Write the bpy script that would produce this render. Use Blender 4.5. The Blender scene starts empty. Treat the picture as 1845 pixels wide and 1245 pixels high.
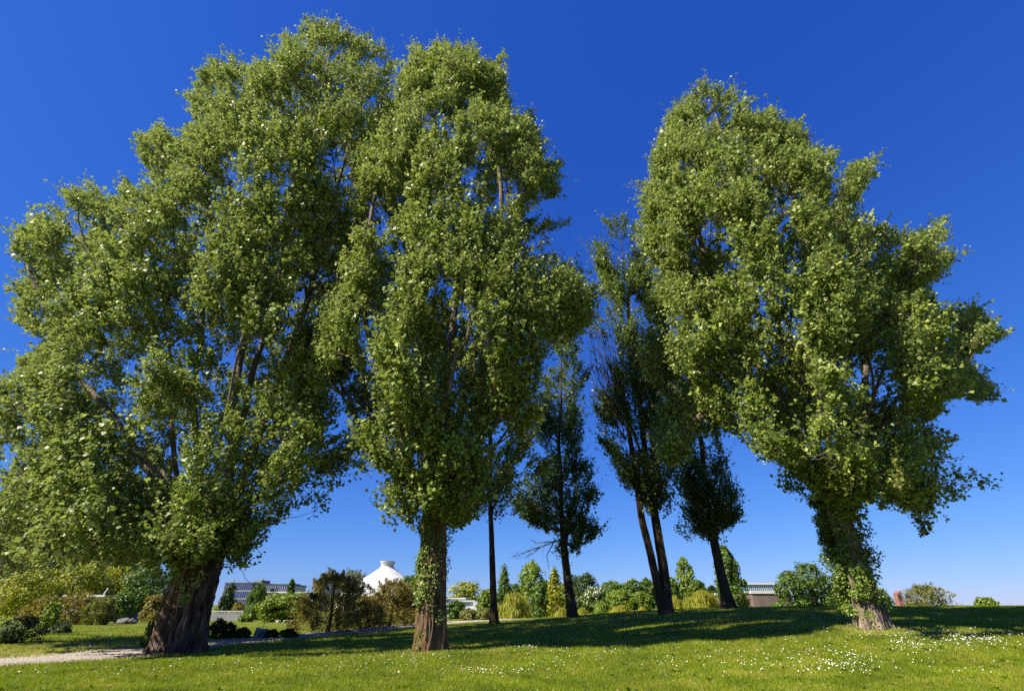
import bpy, bmesh, math, random
import numpy as np
from mathutils import Vector, noise as mnoise

# ------------------------------------------------------------------ camera, sky, sun
sc = bpy.context.scene
COL = sc.collection
EYE = 1.6
PITCH = math.radians(28.8)
F = 850.0                                   # focal length in photo pixels (1845 wide)
cd = bpy.data.cameras.new('camera'); cam = bpy.data.objects.new('camera', cd); COL.objects.link(cam)
cd.sensor_width = 36.0; cd.lens = F / 1845 * 36; cd.clip_start = 0.1; cd.clip_end = 30000
cam.location = (0, 0, EYE); cam.rotation_euler = (math.pi / 2 + PITCH, 0, 0)
sc.camera = cam

SUN_EL = math.radians(43)
SUN_AZ = math.atan2(-0.87, -0.49)           # towards the sun: behind the camera and to the left
TOSUN = Vector((math.sin(SUN_AZ) * math.cos(SUN_EL), math.cos(SUN_AZ) * math.cos(SUN_EL), math.sin(SUN_EL)))
sl = bpy.data.lights.new('sun', 'SUN'); so = bpy.data.objects.new('sun', sl); COL.objects.link(so)
sl.energy = 5.0; sl.angle = math.radians(0.5); sl.color = (1.0, 0.93, 0.80)
so.rotation_euler = TOSUN.to_track_quat('Z', 'Y').to_euler()
w = bpy.data.worlds.new('World'); sc.world = w; w.use_nodes = True
wn = w.node_tree; wn.nodes.clear()
sky = wn.nodes.new('ShaderNodeTexSky'); sky.sky_type = 'NISHITA'; sky.sun_disc = False
sky.sun_elevation = SUN_EL; sky.sun_rotation = SUN_AZ
sky.air_density = 1.0; sky.dust_density = 0.0; sky.ozone_density = 2.0; sky.altitude = 100
# the sky's own radiance, each channel through a contrast curve (the photograph's deep, polarised blue)
sep = wn.nodes.new('ShaderNodeSeparateColor'); cmb = wn.nodes.new('ShaderNodeCombineColor')
wn.links.new(sky.outputs[0], sep.inputs[0])
for ch, (pw, mul) in enumerate(((1.18, .0138), (.88, .0375), (.5387, .1494))):
    a_ = wn.nodes.new('ShaderNodeMath'); a_.operation = 'POWER'; a_.inputs[1].default_value = pw
    b_ = wn.nodes.new('ShaderNodeMath'); b_.operation = 'MULTIPLY'; b_.inputs[1].default_value = mul * 10
    wn.links.new(sep.outputs[ch], a_.inputs[0]); wn.links.new(a_.outputs[0], b_.inputs[0]); wn.links.new(b_.outputs[0], cmb.inputs[ch])
bg = wn.nodes.new('ShaderNodeBackground'); bg.inputs[1].default_value = 0.10
wo = wn.nodes.new('ShaderNodeOutputWorld')
wn.links.new(cmb.outputs[0], bg.inputs[0]); wn.links.new(bg.outputs[0], wo.inputs[0])
sc.view_settings.view_transform = 'Standard'; sc.view_settings.look = 'None'
sc.view_settings.exposure = 1.12; sc.view_settings.gamma = 1.0; sc.view_settings.use_curve_mapping = False
sc.render.engine = 'CYCLES'
sc.cycles.max_bounces = 5; sc.cycles.diffuse_bounces = 3; sc.cycles.glossy_bounces = 2
sc.cycles.transmission_bounces = 3; sc.cycles.transparent_max_bounces = 4
sc.cycles.use_denoising = False

# ------------------------------------------------------------------ helpers
S_, C_ = math.sin(PITCH), math.cos(PITCH)
rng = np.random.default_rng(7)
random.seed(7)

def ray(px, py):
    dx = (np.asarray(px, float) - 922.5) / F; dy = (622.5 - np.asarray(py, float)) / F
    return dx, C_ - dy * S_, S_ + dy * C_
def at(px, py, Y):
    """point seen at photo pixel (px,py), Y metres ahead"""
    x, y, z = ray(px, py); t = Y / y
    return np.stack([x * t, y * t, EYE + z * t], -1)
def pix(P):
    P = np.asarray(P, float); x, y, z = P[..., 0], P[..., 1], P[..., 2] - EYE
    f = y * C_ + z * S_; u = -y * S_ + z * C_
    return 922.5 + F * x / f, 622.5 - F * u / f

def sstep(a, b, v):
    t = np.clip((np.asarray(v, float) - a) / (b - a), 0, 1); return t * t * (3 - 2 * t)
def gh(x, y):
    """height of the ground"""
    x = np.asarray(x, float); y = np.asarray(y, float)
    A = np.interp(x, [-60, -14, -8, -1, 4.7, 9.4, 16, 30, 60], [0, 0, .20, .46, .80, 1.13, 1.41, 1.50, 1.50])
    g = np.interp(y, [6, 10, 14, 18, 21, 30, 36, 44, 60, 90], [0, .02, .12, .52, .66, .92, 1.0, 1.0, .35, 0])
    g2 = np.interp(x, [10, 30], [0, 1]) * np.interp(y, [44, 52, 70, 110], [0, .25, .25, 0])
    z = A * np.clip(g + g2 * .6, 0, 1.0)
    z = z + 0.16 * np.exp(-(((x + 9.3) / 2.6) ** 2 + ((y - 16) / 2.2) ** 2))
    near = np.exp(-((y - 20) / 30) ** 2)
    z = z + near * (.018 * np.sin(x * 1.1 + 1.7 * np.sin(y * .6)) + .014 * np.sin(y * 1.6 + x * .5) + .02 * np.sin(x * .35 + y * .42 + 1))
    return z
def ground_at(px, py):
    x, y, z = [float(v) for v in ray(px, py)]
    prev = 5.0
    for d in np.arange(5, 400, .05):
        t = d / y
        if EYE + z * t <= gh(x * t, d): return np.array([x * t, d, float(gh(x * t, d))])
    return np.array([x * 60 / y, 60., 0.])

def link(name, me, mat, parent=None, smooth=False):
    o = bpy.data.objects.new(name, me); COL.objects.link(o)
    if mat: me.materials.append(mat)
    if parent: o.parent = parent
    if smooth: me.polygons.foreach_set('use_smooth', np.ones(len(me.polygons), bool))
    return o
def mesh_np(name, V, Fc, mat, parent=None, smooth=False, attrs=None):
    V = np.asarray(V, np.float32); Fc = np.asarray(Fc, np.int32); k = Fc.shape[1]
    me = bpy.data.meshes.new(name)
    me.vertices.add(len(V)); me.vertices.foreach_set('co', V.ravel())
    me.loops.add(Fc.size); me.loops.foreach_set('vertex_index', Fc.ravel())
    me.polygons.add(len(Fc)); me.polygons.foreach_set('loop_start', np.arange(0, Fc.size, k, dtype=np.int32))
    me.polygons.foreach_set('loop_total', np.full(len(Fc), k, np.int32))
    me.update(calc_edges=True)
    for nm, arr in (attrs or {}).items():
        a = me.attributes.new(nm, 'FLOAT', 'FACE'); a.data.foreach_set('value', np.asarray(arr, np.float32))
    return link(name, me, mat, parent, smooth)
def tag(o, label=None, cat=None, group=None, kind=None):
    for k, v in (('label', label), ('category', cat), ('group', group), ('kind', kind)):
        if v: o[k] = v
    return o
def empty(name, loc=(0, 0, 0), **kw):
    o = bpy.data.objects.new(name, None); COL.objects.link(o); o.location = Vector([float(v) for v in loc])
    o.empty_display_size = .3
    return tag(o, **kw)
def unit(a):
    return a / np.maximum(np.linalg.norm(a, axis=-1, keepdims=True), 1e-9)
def inpoly(px, py, poly):
    P = np.asarray(poly, float); ins = np.zeros(np.shape(px), bool)
    x1, y1 = P[:, 0], P[:, 1]; x2, y2 = np.roll(x1, -1), np.roll(y1, -1)
    for a, b, c, d in zip(x1, y1, x2, y2):
        if b == d: continue
        m = (b > py) != (d > py)
        ins ^= m & (px < (c - a) * (py - b) / (d - b) + a)
    return ins

class Geo:                                   # collects polygons of any size, for built things
    def __init__(s): s.v = []; s.f = []
    def add(s, v, f):
        o = len(s.v); s.v += [tuple(float(c) for c in p) for p in v]; s.f += [tuple(i + o for i in q) for q in f]
    def box(s, c, d, rz=0.0, taper=1.0):
        hx, hy, hz = d[0] / 2, d[1] / 2, d[2] / 2; ca, sa = math.cos(rz), math.sin(rz); v = []
        for z in (-hz, hz):
            k = taper if z > 0 else 1
            for x, y in ((-hx, -hy), (hx, -hy), (hx, hy), (-hx, hy)):
                x *= k; y *= k; v.append((c[0] + x * ca - y * sa, c[1] + x * sa + y * ca, c[2] + z))
        s.add(v, [(3, 2, 1, 0), (4, 5, 6, 7), (0, 1, 5, 4), (1, 2, 6, 5), (2, 3, 7, 6), (3, 0, 4, 7)])
    def tube(s, pts, rad, n=8):
        pts = [np.asarray(p, float) for p in pts]; v = []; f = []
        for i, p in enumerate(pts):
            d = unit((pts[min(i + 1, len(pts) - 1)] - pts[max(i - 1, 0)])); a = np.cross(d, (0.31, .9, .2)); a = unit(a); b = np.cross(d, a)
            r = rad[i] if hasattr(rad, '__len__') else rad
            for k in range(n):
                t = 2 * math.pi * k / n; v.append(p + r * (math.cos(t) * a + math.sin(t) * b))
        for i in range(len(pts) - 1):
            for k in range(n): f.append((i * n + k, i * n + (k + 1) % n, (i + 1) * n + (k + 1) % n, (i + 1) * n + k))
        f.append(tuple(range(n))[::-1]); f.append(tuple((len(pts) - 1) * n + k for k in range(n)))
        s.add(v, f)
    def lathe(s, prof, c, n=48, fold=0.0):
        v = []; f = []
        for r, z in prof:
            for k in range(n):
                t = 2 * math.pi * k / n; rr = r * (1 + (fold if k % 2 else 0))
                v.append((c[0] + rr * math.cos(t), c[1] + rr * math.sin(t), c[2] + z))
        for i in range(len(prof) - 1):
            for k in range(n): f.append((i * n + k, i * n + (k + 1) % n, (i + 1) * n + (k + 1) % n, (i + 1) * n + k))
        s.add(v, f)
    def build(s, name, mat, parent=None, smooth=False, bevel=0.0):
        me = bpy.data.meshes.new(name); me.from_pydata(s.v, [], s.f); me.update()
        if bevel:
            bm = bmesh.new(); bm.from_mesh(me)
            bmesh.ops.bevel(bm, geom=list(bm.edges), offset=bevel, segments=2, affect='EDGES', profile=.5); bm.to_mesh(me); bm.free()
        return link(name, me, mat, parent, smooth)

# ------------------------------------------------------------------ materials
def new_mat(name):
    m = bpy.data.materials.new(name); m.use_nodes = True; m.node_tree.nodes.clear(); return m, m.node_tree
def N(nt, t, **kw):
    n = nt.nodes.new(t)
    for k, v in kw.items():
        if k in n.inputs: n.inputs[k].default_value = v
        else: setattr(n, k, v)
    return n
def ramp(nt, stops):
    r = nt.nodes.new('ShaderNodeValToRGB'); e = r.color_ramp.elements
    while len(e) < len(stops): e.new(.5)
    for i, (p, c) in enumerate(stops): e[i].position = p; e[i].color = (*c, 1)
    return r
def leaf_mat(name, dark, mid, light, rough=.42, trans=.28, back=None, spec=.5, bscale=.5):
    """leaf: colour differs leaf by leaf ('rnd') and spray by spray; the underside is paler"""
    m, nt = new_mat(name); L = nt.links.new
    a = N(nt, 'ShaderNodeAttribute', attribute_name='rnd')
    r = ramp(nt, [(0, dark), (.5, mid), (1, light)]); L(a.outputs['Fac'], r.inputs[0])
    g = N(nt, 'ShaderNodeTexCoord'); ns = N(nt, 'ShaderNodeTexNoise', Scale=bscale, Detail=3.0); L(g.outputs['Object'], ns.inputs['Vector'])
    hv = N(nt, 'ShaderNodeHueSaturation'); L(r.outputs[0], hv.inputs['Color'])
    mr = N(nt, 'ShaderNodeMapRange'); mr.inputs[1].default_value = .3; mr.inputs[2].default_value = .7; mr.inputs[3].default_value = .8; mr.inputs[4].default_value = 1.25
    L(ns.outputs[0], mr.inputs[0]); L(mr.outputs[0], hv.inputs['Value'])
    col = hv.outputs[0]
    if back:
        ge = N(nt, 'ShaderNodeNewGeometry'); mx = N(nt, 'ShaderNodeMix', data_type='RGBA'); mx.inputs[7].default_value = (*back, 1)
        mm = N(nt, 'ShaderNodeMath', operation='MULTIPLY'); mm.inputs[1].default_value = .55; L(ge.outputs['Backfacing'], mm.inputs[0])
        L(mm.outputs[0], mx.inputs[0]); L(col, mx.inputs[6]); col = mx.outputs[2]
    p = N(nt, 'ShaderNodeBsdfPrincipled', Roughness=rough); p.inputs['Specular IOR Level'].default_value = spec; L(col, p.inputs['Base Color'])
    t = N(nt, 'ShaderNodeBsdfTranslucent'); h2 = N(nt, 'ShaderNodeHueSaturation', Saturation=1.2, Value=1.35); L(col, h2.inputs['Color']); L(h2.outputs[0], t.inputs[0])
    ms = N(nt, 'ShaderNodeMixShader'); ms.inputs[0].default_value = trans; L(p.outputs[0], ms.inputs[1]); L(t.outputs[0], ms.inputs[2])
    o = N(nt, 'ShaderNodeOutputMaterial'); L(ms.outputs[0], o.inputs[0]); return m
def bark_mat(name, c0, c1, c2, moss=None, mossamt=.5, scale=3.0, bump=.6):
    m, nt = new_mat(name); L = nt.links.new
    g = N(nt, 'ShaderNodeTexCoord'); mp = N(nt, 'ShaderNodeMapping'); mp.inputs['Scale'].default_value = (1, 1, .22); L(g.outputs['Object'], mp.inputs[0])
    n1 = N(nt, 'ShaderNodeTexNoise', Scale=scale * 2.2, Detail=9.0, Roughness=.65); L(mp.outputs[0], n1.inputs['Vector'])
    v = N(nt, 'ShaderNodeTexVoronoi', Scale=scale * 2.6, feature='DISTANCE_TO_EDGE'); L(mp.outputs[0], v.inputs['Vector'])
    r = ramp(nt, [(.28, c0), (.5, c1), (.72, c2)]); L(n1.outputs[0], r.inputs[0])
    col = r.outputs[0]
    cr = ramp(nt, [(0, (.35, .35, .35)), (.12, (1, 1, 1))]); L(v.outputs[0], cr.inputs[0])
    mu = N(nt, 'ShaderNodeMix', data_type='RGBA', blend_type='MULTIPLY'); mu.inputs[0].default_value = .55; L(col, mu.inputs[6]); L(cr.outputs[0], mu.inputs[7]); col = mu.outputs[2]
    if moss:
        n2 = N(nt, 'ShaderNodeTexNoise', Scale=1.1, Detail=6.0); L(g.outputs['Object'], n2.inputs['Vector'])
        rr = ramp(nt, [(1 - mossamt - .08, (0, 0, 0)), (1 - mossamt + .06, (1, 1, 1))]); L(n2.outputs[0], rr.inputs[0])
        mx = N(nt, 'ShaderNodeMix', data_type='RGBA'); L(rr.outputs[0], mx.inputs[0]); L(col, mx.inputs[6]); mx.inputs[7].default_value = (*moss, 1); col = mx.outputs[2]
    ad = N(nt, 'ShaderNodeMath', operation='ADD'); L(n1.outputs[0], ad.inputs[0]); L(v.outputs[0], ad.inputs[1])
    b = N(nt, 'ShaderNodeBump', Strength=bump, Distance=.08); L(ad.outputs[0], b.inputs['Height'])
    p = N(nt, 'ShaderNodeBsdfPrincipled', Roughness=.9); p.inputs['Specular IOR Level'].default_value = .2
    L(col, p.inputs['Base Color']); L(b.outputs[0], p.inputs['Normal'])
    o = N(nt, 'ShaderNodeOutputMaterial'); L(p.outputs[0], o.inputs[0]); return m
def plain(name, c, rough=.7, var=.12, scale=2.0, metal=0.0, bump=0.0, streak=1.0):
    m, nt = new_mat(name); L = nt.links.new
    g = N(nt, 'ShaderNodeTexCoord'); mp = N(nt, 'ShaderNodeMapping'); mp.inputs['Scale'].default_value = (1, 1, streak); L(g.outputs['Object'], mp.inputs[0])
    n = N(nt, 'ShaderNodeTexNoise', Scale=scale, Detail=6.0); L(mp.outputs[0], n.inputs['Vector'])
    r = ramp(nt, [(.3, tuple(v * (1 - var) for v in c)), (.7, tuple(min(1, v * (1 + var)) for v in c))]); L(n.outputs[0], r.inputs[0])
    p = N(nt, 'ShaderNodeBsdfPrincipled', Roughness=rough, Metallic=metal); L(r.outputs[0], p.inputs['Base Color'])
    if bump:
        b = N(nt, 'ShaderNodeBump', Strength=bump, Distance=.05); L(n.outputs[0], b.inputs['Height']); L(b.outputs[0], p.inputs['Normal'])
    o = N(nt, 'ShaderNodeOutputMaterial'); L(p.outputs[0], o.inputs[0]); return m

M_LEAF = leaf_mat('poplar_leaf', (.038, .072, .006), (.130, .188, .015), (.40, .44, .115), rough=.47, back=(.36, .41, .165), spec=.3, trans=.28)
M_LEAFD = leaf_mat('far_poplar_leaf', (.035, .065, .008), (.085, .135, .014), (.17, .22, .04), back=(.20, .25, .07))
M_IVY = leaf_mat('ivy_leaf', (.045, .085, .008), (.12, .18, .020), (.25, .31, .06), rough=.45, trans=.2, spec=.35)
M_BARKR = bark_mat('red_bark', (.018, .012, .009), (.088, .053, .036), (.34, .25, .18), scale=2.2, bump=1.0)
M_BARKM = bark_mat('mossy_bark', (.035, .022, .012), (.12, .070, .036), (.25, .17, .10), moss=(.10, .075, .016), mossamt=.40, bump=1.0)
M_BARKG = bark_mat('grey_bark', (.08, .058, .040), (.20, .155, .110), (.34, .27, .20), moss=(.10, .085, .02), mossamt=.4, bump=1.0)
M_LIMB = bark_mat('limb_bark', (.07, .055, .040), (.16, .125, .090), (.28, .23, .17), scale=5, bump=.5)
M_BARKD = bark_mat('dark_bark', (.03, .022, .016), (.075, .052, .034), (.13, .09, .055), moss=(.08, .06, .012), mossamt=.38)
M_DEAD = plain('dead_wood', (.38, .30, .20), .9)

# ------------------------------------------------------------------ ground
PATHC = np.array([(-27.0, 9.5), (-19.8, 14.6), (-16.4, 17.7), (-14.7, 21.0), (-13.8, 26.0), (-11.6, 32.0), (-7.8, 42.0), (-3.6, 52.0), (1.0, 66.0)])
PATHW = np.array([1.9, 1.9, 1.85, 1.7, 1.6, 1.8, 2.6, 3.2, 4.0])
def path_d(x, y):
    """distance from the path's centre line over its half width"""
    cx = np.interp(y, PATHC[:, 1], PATHC[:, 0]); wv = np.interp(y, PATHC[:, 1], PATHW)
    s = np.interp(y, PATHC[:, 1], np.gradient(PATHC[:, 0], PATHC[:, 1]))
    return np.abs(x - cx) / np.sqrt(1 + s * s) / wv
def ground_material():
    m, nt = new_mat('lawn'); L = nt.links.new
    g = N(nt, 'ShaderNodeTexCoord')
    n1 = N(nt, 'ShaderNodeTexNoise', Scale=.45, Detail=6.0, Roughness=.6); L(g.outputs['Object'], n1.inputs['Vector'])
    n2 = N(nt, 'ShaderNodeTexNoise', Scale=9.0, Detail=6.0, Roughness=.7); L(g.outputs['Object'], n2.inputs['Vector'])
    r1 = ramp(nt, [(.3, (.060, .095, .004)), (.52, (.12, .145, .006)), (.72, (.19, .165, .02))]); L(n1.outputs[0], r1.inputs[0])
    r2 = ramp(nt, [(.3, (.5, .5, .5)), (.7, (1.35, 1.35, 1.3))]); L(n2.outputs[0], r2.inputs[0])
    mu = N(nt, 'ShaderNodeMix', data_type='RGBA', blend_type='MULTIPLY'); mu.inputs[0].default_value = .8; L(r1.outputs[0], mu.inputs[6]); L(r2.outputs[0], mu.inputs[7])
    a = N(nt, 'ShaderNodeAttribute', attribute_name='dry')
    mx = N(nt, 'ShaderNodeMix', data_type='RGBA'); L(a.outputs['Fac'], mx.inputs[0]); L(mu.outputs[2], mx.inputs[6]); mx.inputs[7].default_value = (.27, .23, .12, 1)
    b = N(nt, 'ShaderNodeBump', Strength=.8, Distance=.06); L(n2.outputs[0], b.inputs['Height'])
    p = N(nt, 'ShaderNodeBsdfPrincipled', Roughness=.85); p.inputs['Specular IOR Level'].default_value = .15
    L(mx.outputs[2], p.inputs['Base Color']); L(b.outputs[0], p.inputs['Normal'])
    o = N(nt, 'ShaderNodeOutputMaterial'); L(p.outputs[0], o.inputs[0]); return m
TREEFEET = [(*ground_at(322, 1176)[:2], 1.7), (*ground_at(775, 1172)[:2], 1.25), (*ground_at(1573, 1131)[:2], 1.3)]
def dryness(x, y):
    """worn dry lawn beside the gravel path, on its far side"""
    cx = np.interp(y, PATHC[:, 1], PATHC[:, 0])
    d = cx - x                                   # metres to the left of the path
    k = sstep(-.5, 1.2, d) * (1 - sstep(4.0, 6.5, d)) * (y < 34) * .55
    k = k + sum(.8 * np.exp(-(((x - tx) / rr_) ** 2 + ((y - ty) / (rr_ * 1.1)) ** 2) ** 1.5) for tx, ty, rr_ in TREEFEET) * (1 - np.exp(-((x * 1.7 + np.sin(y * 4)) % 1.0)) * .5)
    k = k * sstep(10, 14, y) + np.exp(-((y - 27 - .25 * (x + 20)) / .5) ** 2) * (x < -12) * .4
    k = k + sstep(19.8, 21, y) * (1 - sstep(25, 27.5, y)) * (x < -12) * .8 * (.75 + .25 * np.sin(x * 2.1 + 3 * np.sin(y)))
    return np.clip(k, 0, 1)
def build_ground():
    fx = np.arange(-45, 45.01, .5); fy = np.arange(-6, 80.01, .5)
    gx = np.concatenate([-np.geomspace(9000, 46, 34), fx, np.geomspace(46, 9000, 34)])
    gy = np.concatenate([-np.geomspace(2000, 7, 14), fy, np.geomspace(81, 9000, 34)])
    X, Y = np.meshgrid(gx, gy); Z = gh(X, Y)
    V = np.stack([X, Y, Z], -1).reshape(-1, 3); nx = len(gx); ny = len(gy)
    i, j = np.meshgrid(np.arange(nx - 1), np.arange(ny - 1)); a = (j * nx + i).ravel()
    Fc = np.stack([a, a + 1, a + nx + 1, a + nx], -1)
    o = mesh_np('lawn', V, Fc, ground_material(), smooth=True)
    at_ = o.data.attributes.new('dry', 'FLOAT', 'POINT'); at_.data.foreach_set('value', dryness(V[:, 0], V[:, 1]).astype(np.float32))
    tag(o, kind='structure')
build_ground()

def build_path():
    ys = np.arange(10, 66, .35); k = 15; V = []
    for y in ys:
        cx = np.interp(y, PATHC[:, 1], PATHC[:, 0]); wv = np.interp(y, PATHC[:, 1], PATHW); s = (np.interp(y + .5, PATHC[:, 1], PATHC[:, 0]) - np.interp(y - .5, PATHC[:, 1], PATHC[:, 0]))
        d = np.array([1, -s]) / math.hypot(1, s)
        wl = wv * (1 + .10 * mnoise.noise(Vector((y * .8, 0, 3)))); wr = wv * (1 + .10 * mnoise.noise(Vector((y * .8, 7, 3))))
        for q in np.linspace(-1, 1, k):
            e = wl if q < 0 else wr; x = cx + q * e * d[0]; yy = y + q * e * d[1]
            V.append((x, yy, float(gh(x, yy)) + (.035 if abs(q) < .99 else -.03)))
    n = len(ys); i, j = np.meshgrid(np.arange(k - 1), np.arange(n - 1)); a = (j * k + i).ravel()
    m, nt = new_mat('gravel'); L = nt.links.new
    g = N(nt, 'ShaderNodeTexCoord'); v = N(nt, 'ShaderNodeTexVoronoi', Scale=22.0); L(g.outputs['Object'], v.inputs['Vector'])
    r = ramp(nt, [(0, (.12, .10, .08)), (.5, (.32, .27, .215)), (1, (.48, .42, .35))])
    sp = N(nt, 'ShaderNodeSeparateColor'); L(v.outputs['Color'], sp.inputs[0]); L(sp.outputs[0], r.inputs[0])
    b = N(nt, 'ShaderNodeBump', Strength=1.0, Distance=.04); b.invert = True; L(v.outputs['Distance'], b.inputs['Height'])
    p = N(nt, 'ShaderNodeBsdfPrincipled', Roughness=.9); L(r.outputs[0], p.inputs['Base Color']); L(b.outputs[0], p.inputs['Normal'])
    o = N(nt, 'ShaderNodeOutputMaterial'); L(p.outputs[0], o.inputs[0])
    tag(mesh_np('path', V, np.stack([a, a + 1, a + k + 1, a + k], -1), m, smooth=True), kind='structure')
    # loose pebbles
    c = 26000; y = 13 + 37 * rng.random(c) ** 1.6; q = rng.normal(0, .55, c)
    cx = np.interp(y, PATHC[:, 1], PATHC[:, 0]); wv = np.interp(y, PATHC[:, 1], PATHW); x = cx + q * wv
    P = np.stack([x, y, gh(x, y) + .035], -1); s = rng.uniform(.008, .022, c) * (1 + y / 40)
    a0 = rng.random(c) * 6.28; T = []
    for kk in range(3):
        T.append(P + np.stack([np.cos(a0 + kk * 2.09) * s, np.sin(a0 + kk * 2.09) * s, 0 * s], -1))
    T.append(P + np.stack([0 * s, 0 * s, s * .9], -1))
    V = np.stack(T, 1).reshape(-1, 3); b0 = np.arange(c) * 4
    Fc = np.concatenate([np.stack([b0, b0 + 1, b0 + 3], -1), np.stack([b0 + 1, b0 + 2, b0 + 3], -1), np.stack([b0 + 2, b0, b0 + 3], -1)])
    tag(mesh_np('pebbles', V, Fc, plain('pebble', (.32, .28, .235), .9, .3, 40.)), 'loose pale pebbles on the gravel path', 'pebbles', kind='stuff')
build_path()

def grass_blades():
    n = 520000
    iy = rng.random(n); Y = 1 / (1 / 46. + (1 / 10.5 - 1 / 46.) * iy)        # denser near the viewer
    X = (rng.random(n) * 2 - 1) * 1.28 * Y
    keep = (path_d(X, Y) > 1.0 + .2 * rng.normal(size=n)); X, Y = X[keep], Y[keep]; n = len(X)
    tuft = np.sin(X * 2.3 + 1.3 * np.sin(Y * 1.9)) * np.sin(Y * 2.9 + 1.7 * np.sin(X * 1.1))
    sz = (.045 + .03 * rng.random(n) + .022 * np.clip(tuft, 0, 1)) * (1 + .008 * Y); wd = .0045 * (Y / 14) * (1 + .5 * rng.random(n))
    a = rng.random(n) * 6.283; P = np.stack([X, Y, gh(X, Y) - .005], -1)
    sx = np.stack([np.cos(a) * wd, np.sin(a) * wd, 0 * wd], -1)
    ln = rng.normal(0, .45, (n, 2)); tip = P + np.stack([ln[:, 0] * sz, ln[:, 1] * sz, sz], -1)
    V = np.stack([P - sx, P + sx, tip], 1).reshape(-1, 3); b = np.arange(n) * 3
    dry = dryness(X, Y)
    patch = .5 + .5 * np.sin(X * .9 + 2 * np.sin(Y * .7)) * np.sin(Y * .8 + 1.1 * np.sin(X * .5))
    p2 = np.array([mnoise.noise(Vector((a_ * .9, b_ * .9, 2))) + .6 * mnoise.noise(Vector((a_ * 3, b_ * 3, 5))) for a_, b_ in zip(X, Y)])
    rnd = np.clip(.36 * rng.random(n) + .16 * patch + .18 + .42 * p2 + .6 * dry * rng.random(n), 0, .98)
    m = leaf_mat('grass_blade', (.080, .132, .003), (.19, .24, .006), (.35, .32, .05), rough=.5, trans=.35, spec=.3)
    tag(mesh_np('grass', V, np.stack([b, b + 1, b + 2], -1), m, attrs={'rnd': rnd}), 'short green grass of the lawn', 'grass', kind='stuff')
grass_blades()

def daisies():
    """small white lawn daisies in drifts, each a stalk with a ring of petals round a yellow eye"""
    cs = []
    def drift(px, py, sx, sy, n):
        cs.append(np.stack([rng.normal(px, sx, n), rng.normal(py, sy, n)], -1))
    for a in ((1540, 1192, 22, 14, 110), (1510, 1205, 30, 8, 60), (1480, 1178, 45, 5, 55), (1640, 1165, 30, 7, 100), (1650, 1172, 12, 6, 50), (1740, 1155, 45, 7, 190),
              (1760, 1162, 30, 6, 110), (1700, 1143, 60, 4, 110), (1440, 1118, 60, 5, 130), (1250, 1115, 60, 6, 150), (1320, 1100, 80, 3, 120), (1400, 1140, 70, 10, 120),
              (1600, 1150, 40, 6, 60), (1590, 1200, 90, 14, 60), (1420, 1205, 60, 8, 60), (1380, 1190, 40, 10, 40), (1300, 1180, 80, 14, 60), (1230, 1195, 40, 14, 45),
              (960, 1168, 22, 3, 45), (1090, 1180, 15, 6, 30), (1010, 1190, 50, 12, 60), (900, 1213, 45, 6, 50), (860, 1212, 25, 4, 30), (750, 1190, 15, 6, 25), (730, 1200, 60, 10, 35),
              (640, 1195, 60, 10, 45), (540, 1205, 60, 9, 50), (460, 1200, 60, 10, 40), (300, 1212, 80, 6, 25), (60, 1212, 30, 5, 20), (1100, 1150, 120, 12, 70), (800, 1160, 160, 10, 60),
              (1800, 1150, 30, 8, 70), (1740, 1205, 50, 10, 30), (1500, 1120, 60, 5, 50)): drift(*a)
    c = np.concatenate(cs); c = c[rng.random(len(c)) < .62]; P = []
    for px, py in c:
        if py < 1226 and py > 1096 and -20 < px < 1880:
            g = ground_at_fast(px, py)
            if g is not None: P.append(g)
    P = np.array(P); P = P + np.concatenate([rng.normal(0, .12, (len(P), 2)), np.zeros((len(P), 1))], 1); P[:, 2] = gh(P[:, 0], P[:, 1])
    P = P[path_d(P[:, 0], P[:, 1]) > 1.15]
    n = len(P); r = rng.uniform(.008, .018, n) * (1 + np.clip(P[:, 1] - 16, 0, 20) * .006); H = .06 + .03 * rng.random(n)
    tilt = rng.normal(0, .35, (n, 2)); K = 7; V = []; 
    nrm = unit(np.stack([tilt[:, 0] - .3, tilt[:, 1] - .35, np.ones(n)], -1)); ax = unit(np.cross(nrm, np.array([0, 1., 0.]))); bx = np.cross(nrm, ax)
    top = P + np.stack([0 * H, 0 * H, H], -1)
    ring = []
    for k in range(K * 2):
        t = math.pi * k / K; rr = r * (1 if k % 2 == 0 else .72)
        ring.append(top + rr[:, None] * (math.cos(t) * ax + math.sin(t) * bx))
    V = np.stack([top + nrm * .003] + ring, 1).reshape(-1, 3); b = np.arange(n) * (2 * K + 1); Fc = []
    for k in range(2 * K): Fc.append(np.stack([b, b + 1 + k, b + 1 + (k + 1) % (2 * K)], -1))
    o = tag(mesh_np('daisies', V, np.concatenate(Fc), plain('daisy_petal', (.80, .79, .76), .6, .03)), 'small white daisies scattered in drifts over the lawn', 'daisies', kind='stuff')
def ground_at_fast(px, py):
    x, y, z = [float(v) for v in ray(px, py)]
    d = np.arange(9, 60, .08); t = d / y; m = (EYE + z * t) <= gh(x * t, d)
    i = int(np.argmax(m)); 
    return np.array([x * t[i], d[i], 0.]) if m[i] else None
daisies()

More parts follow.
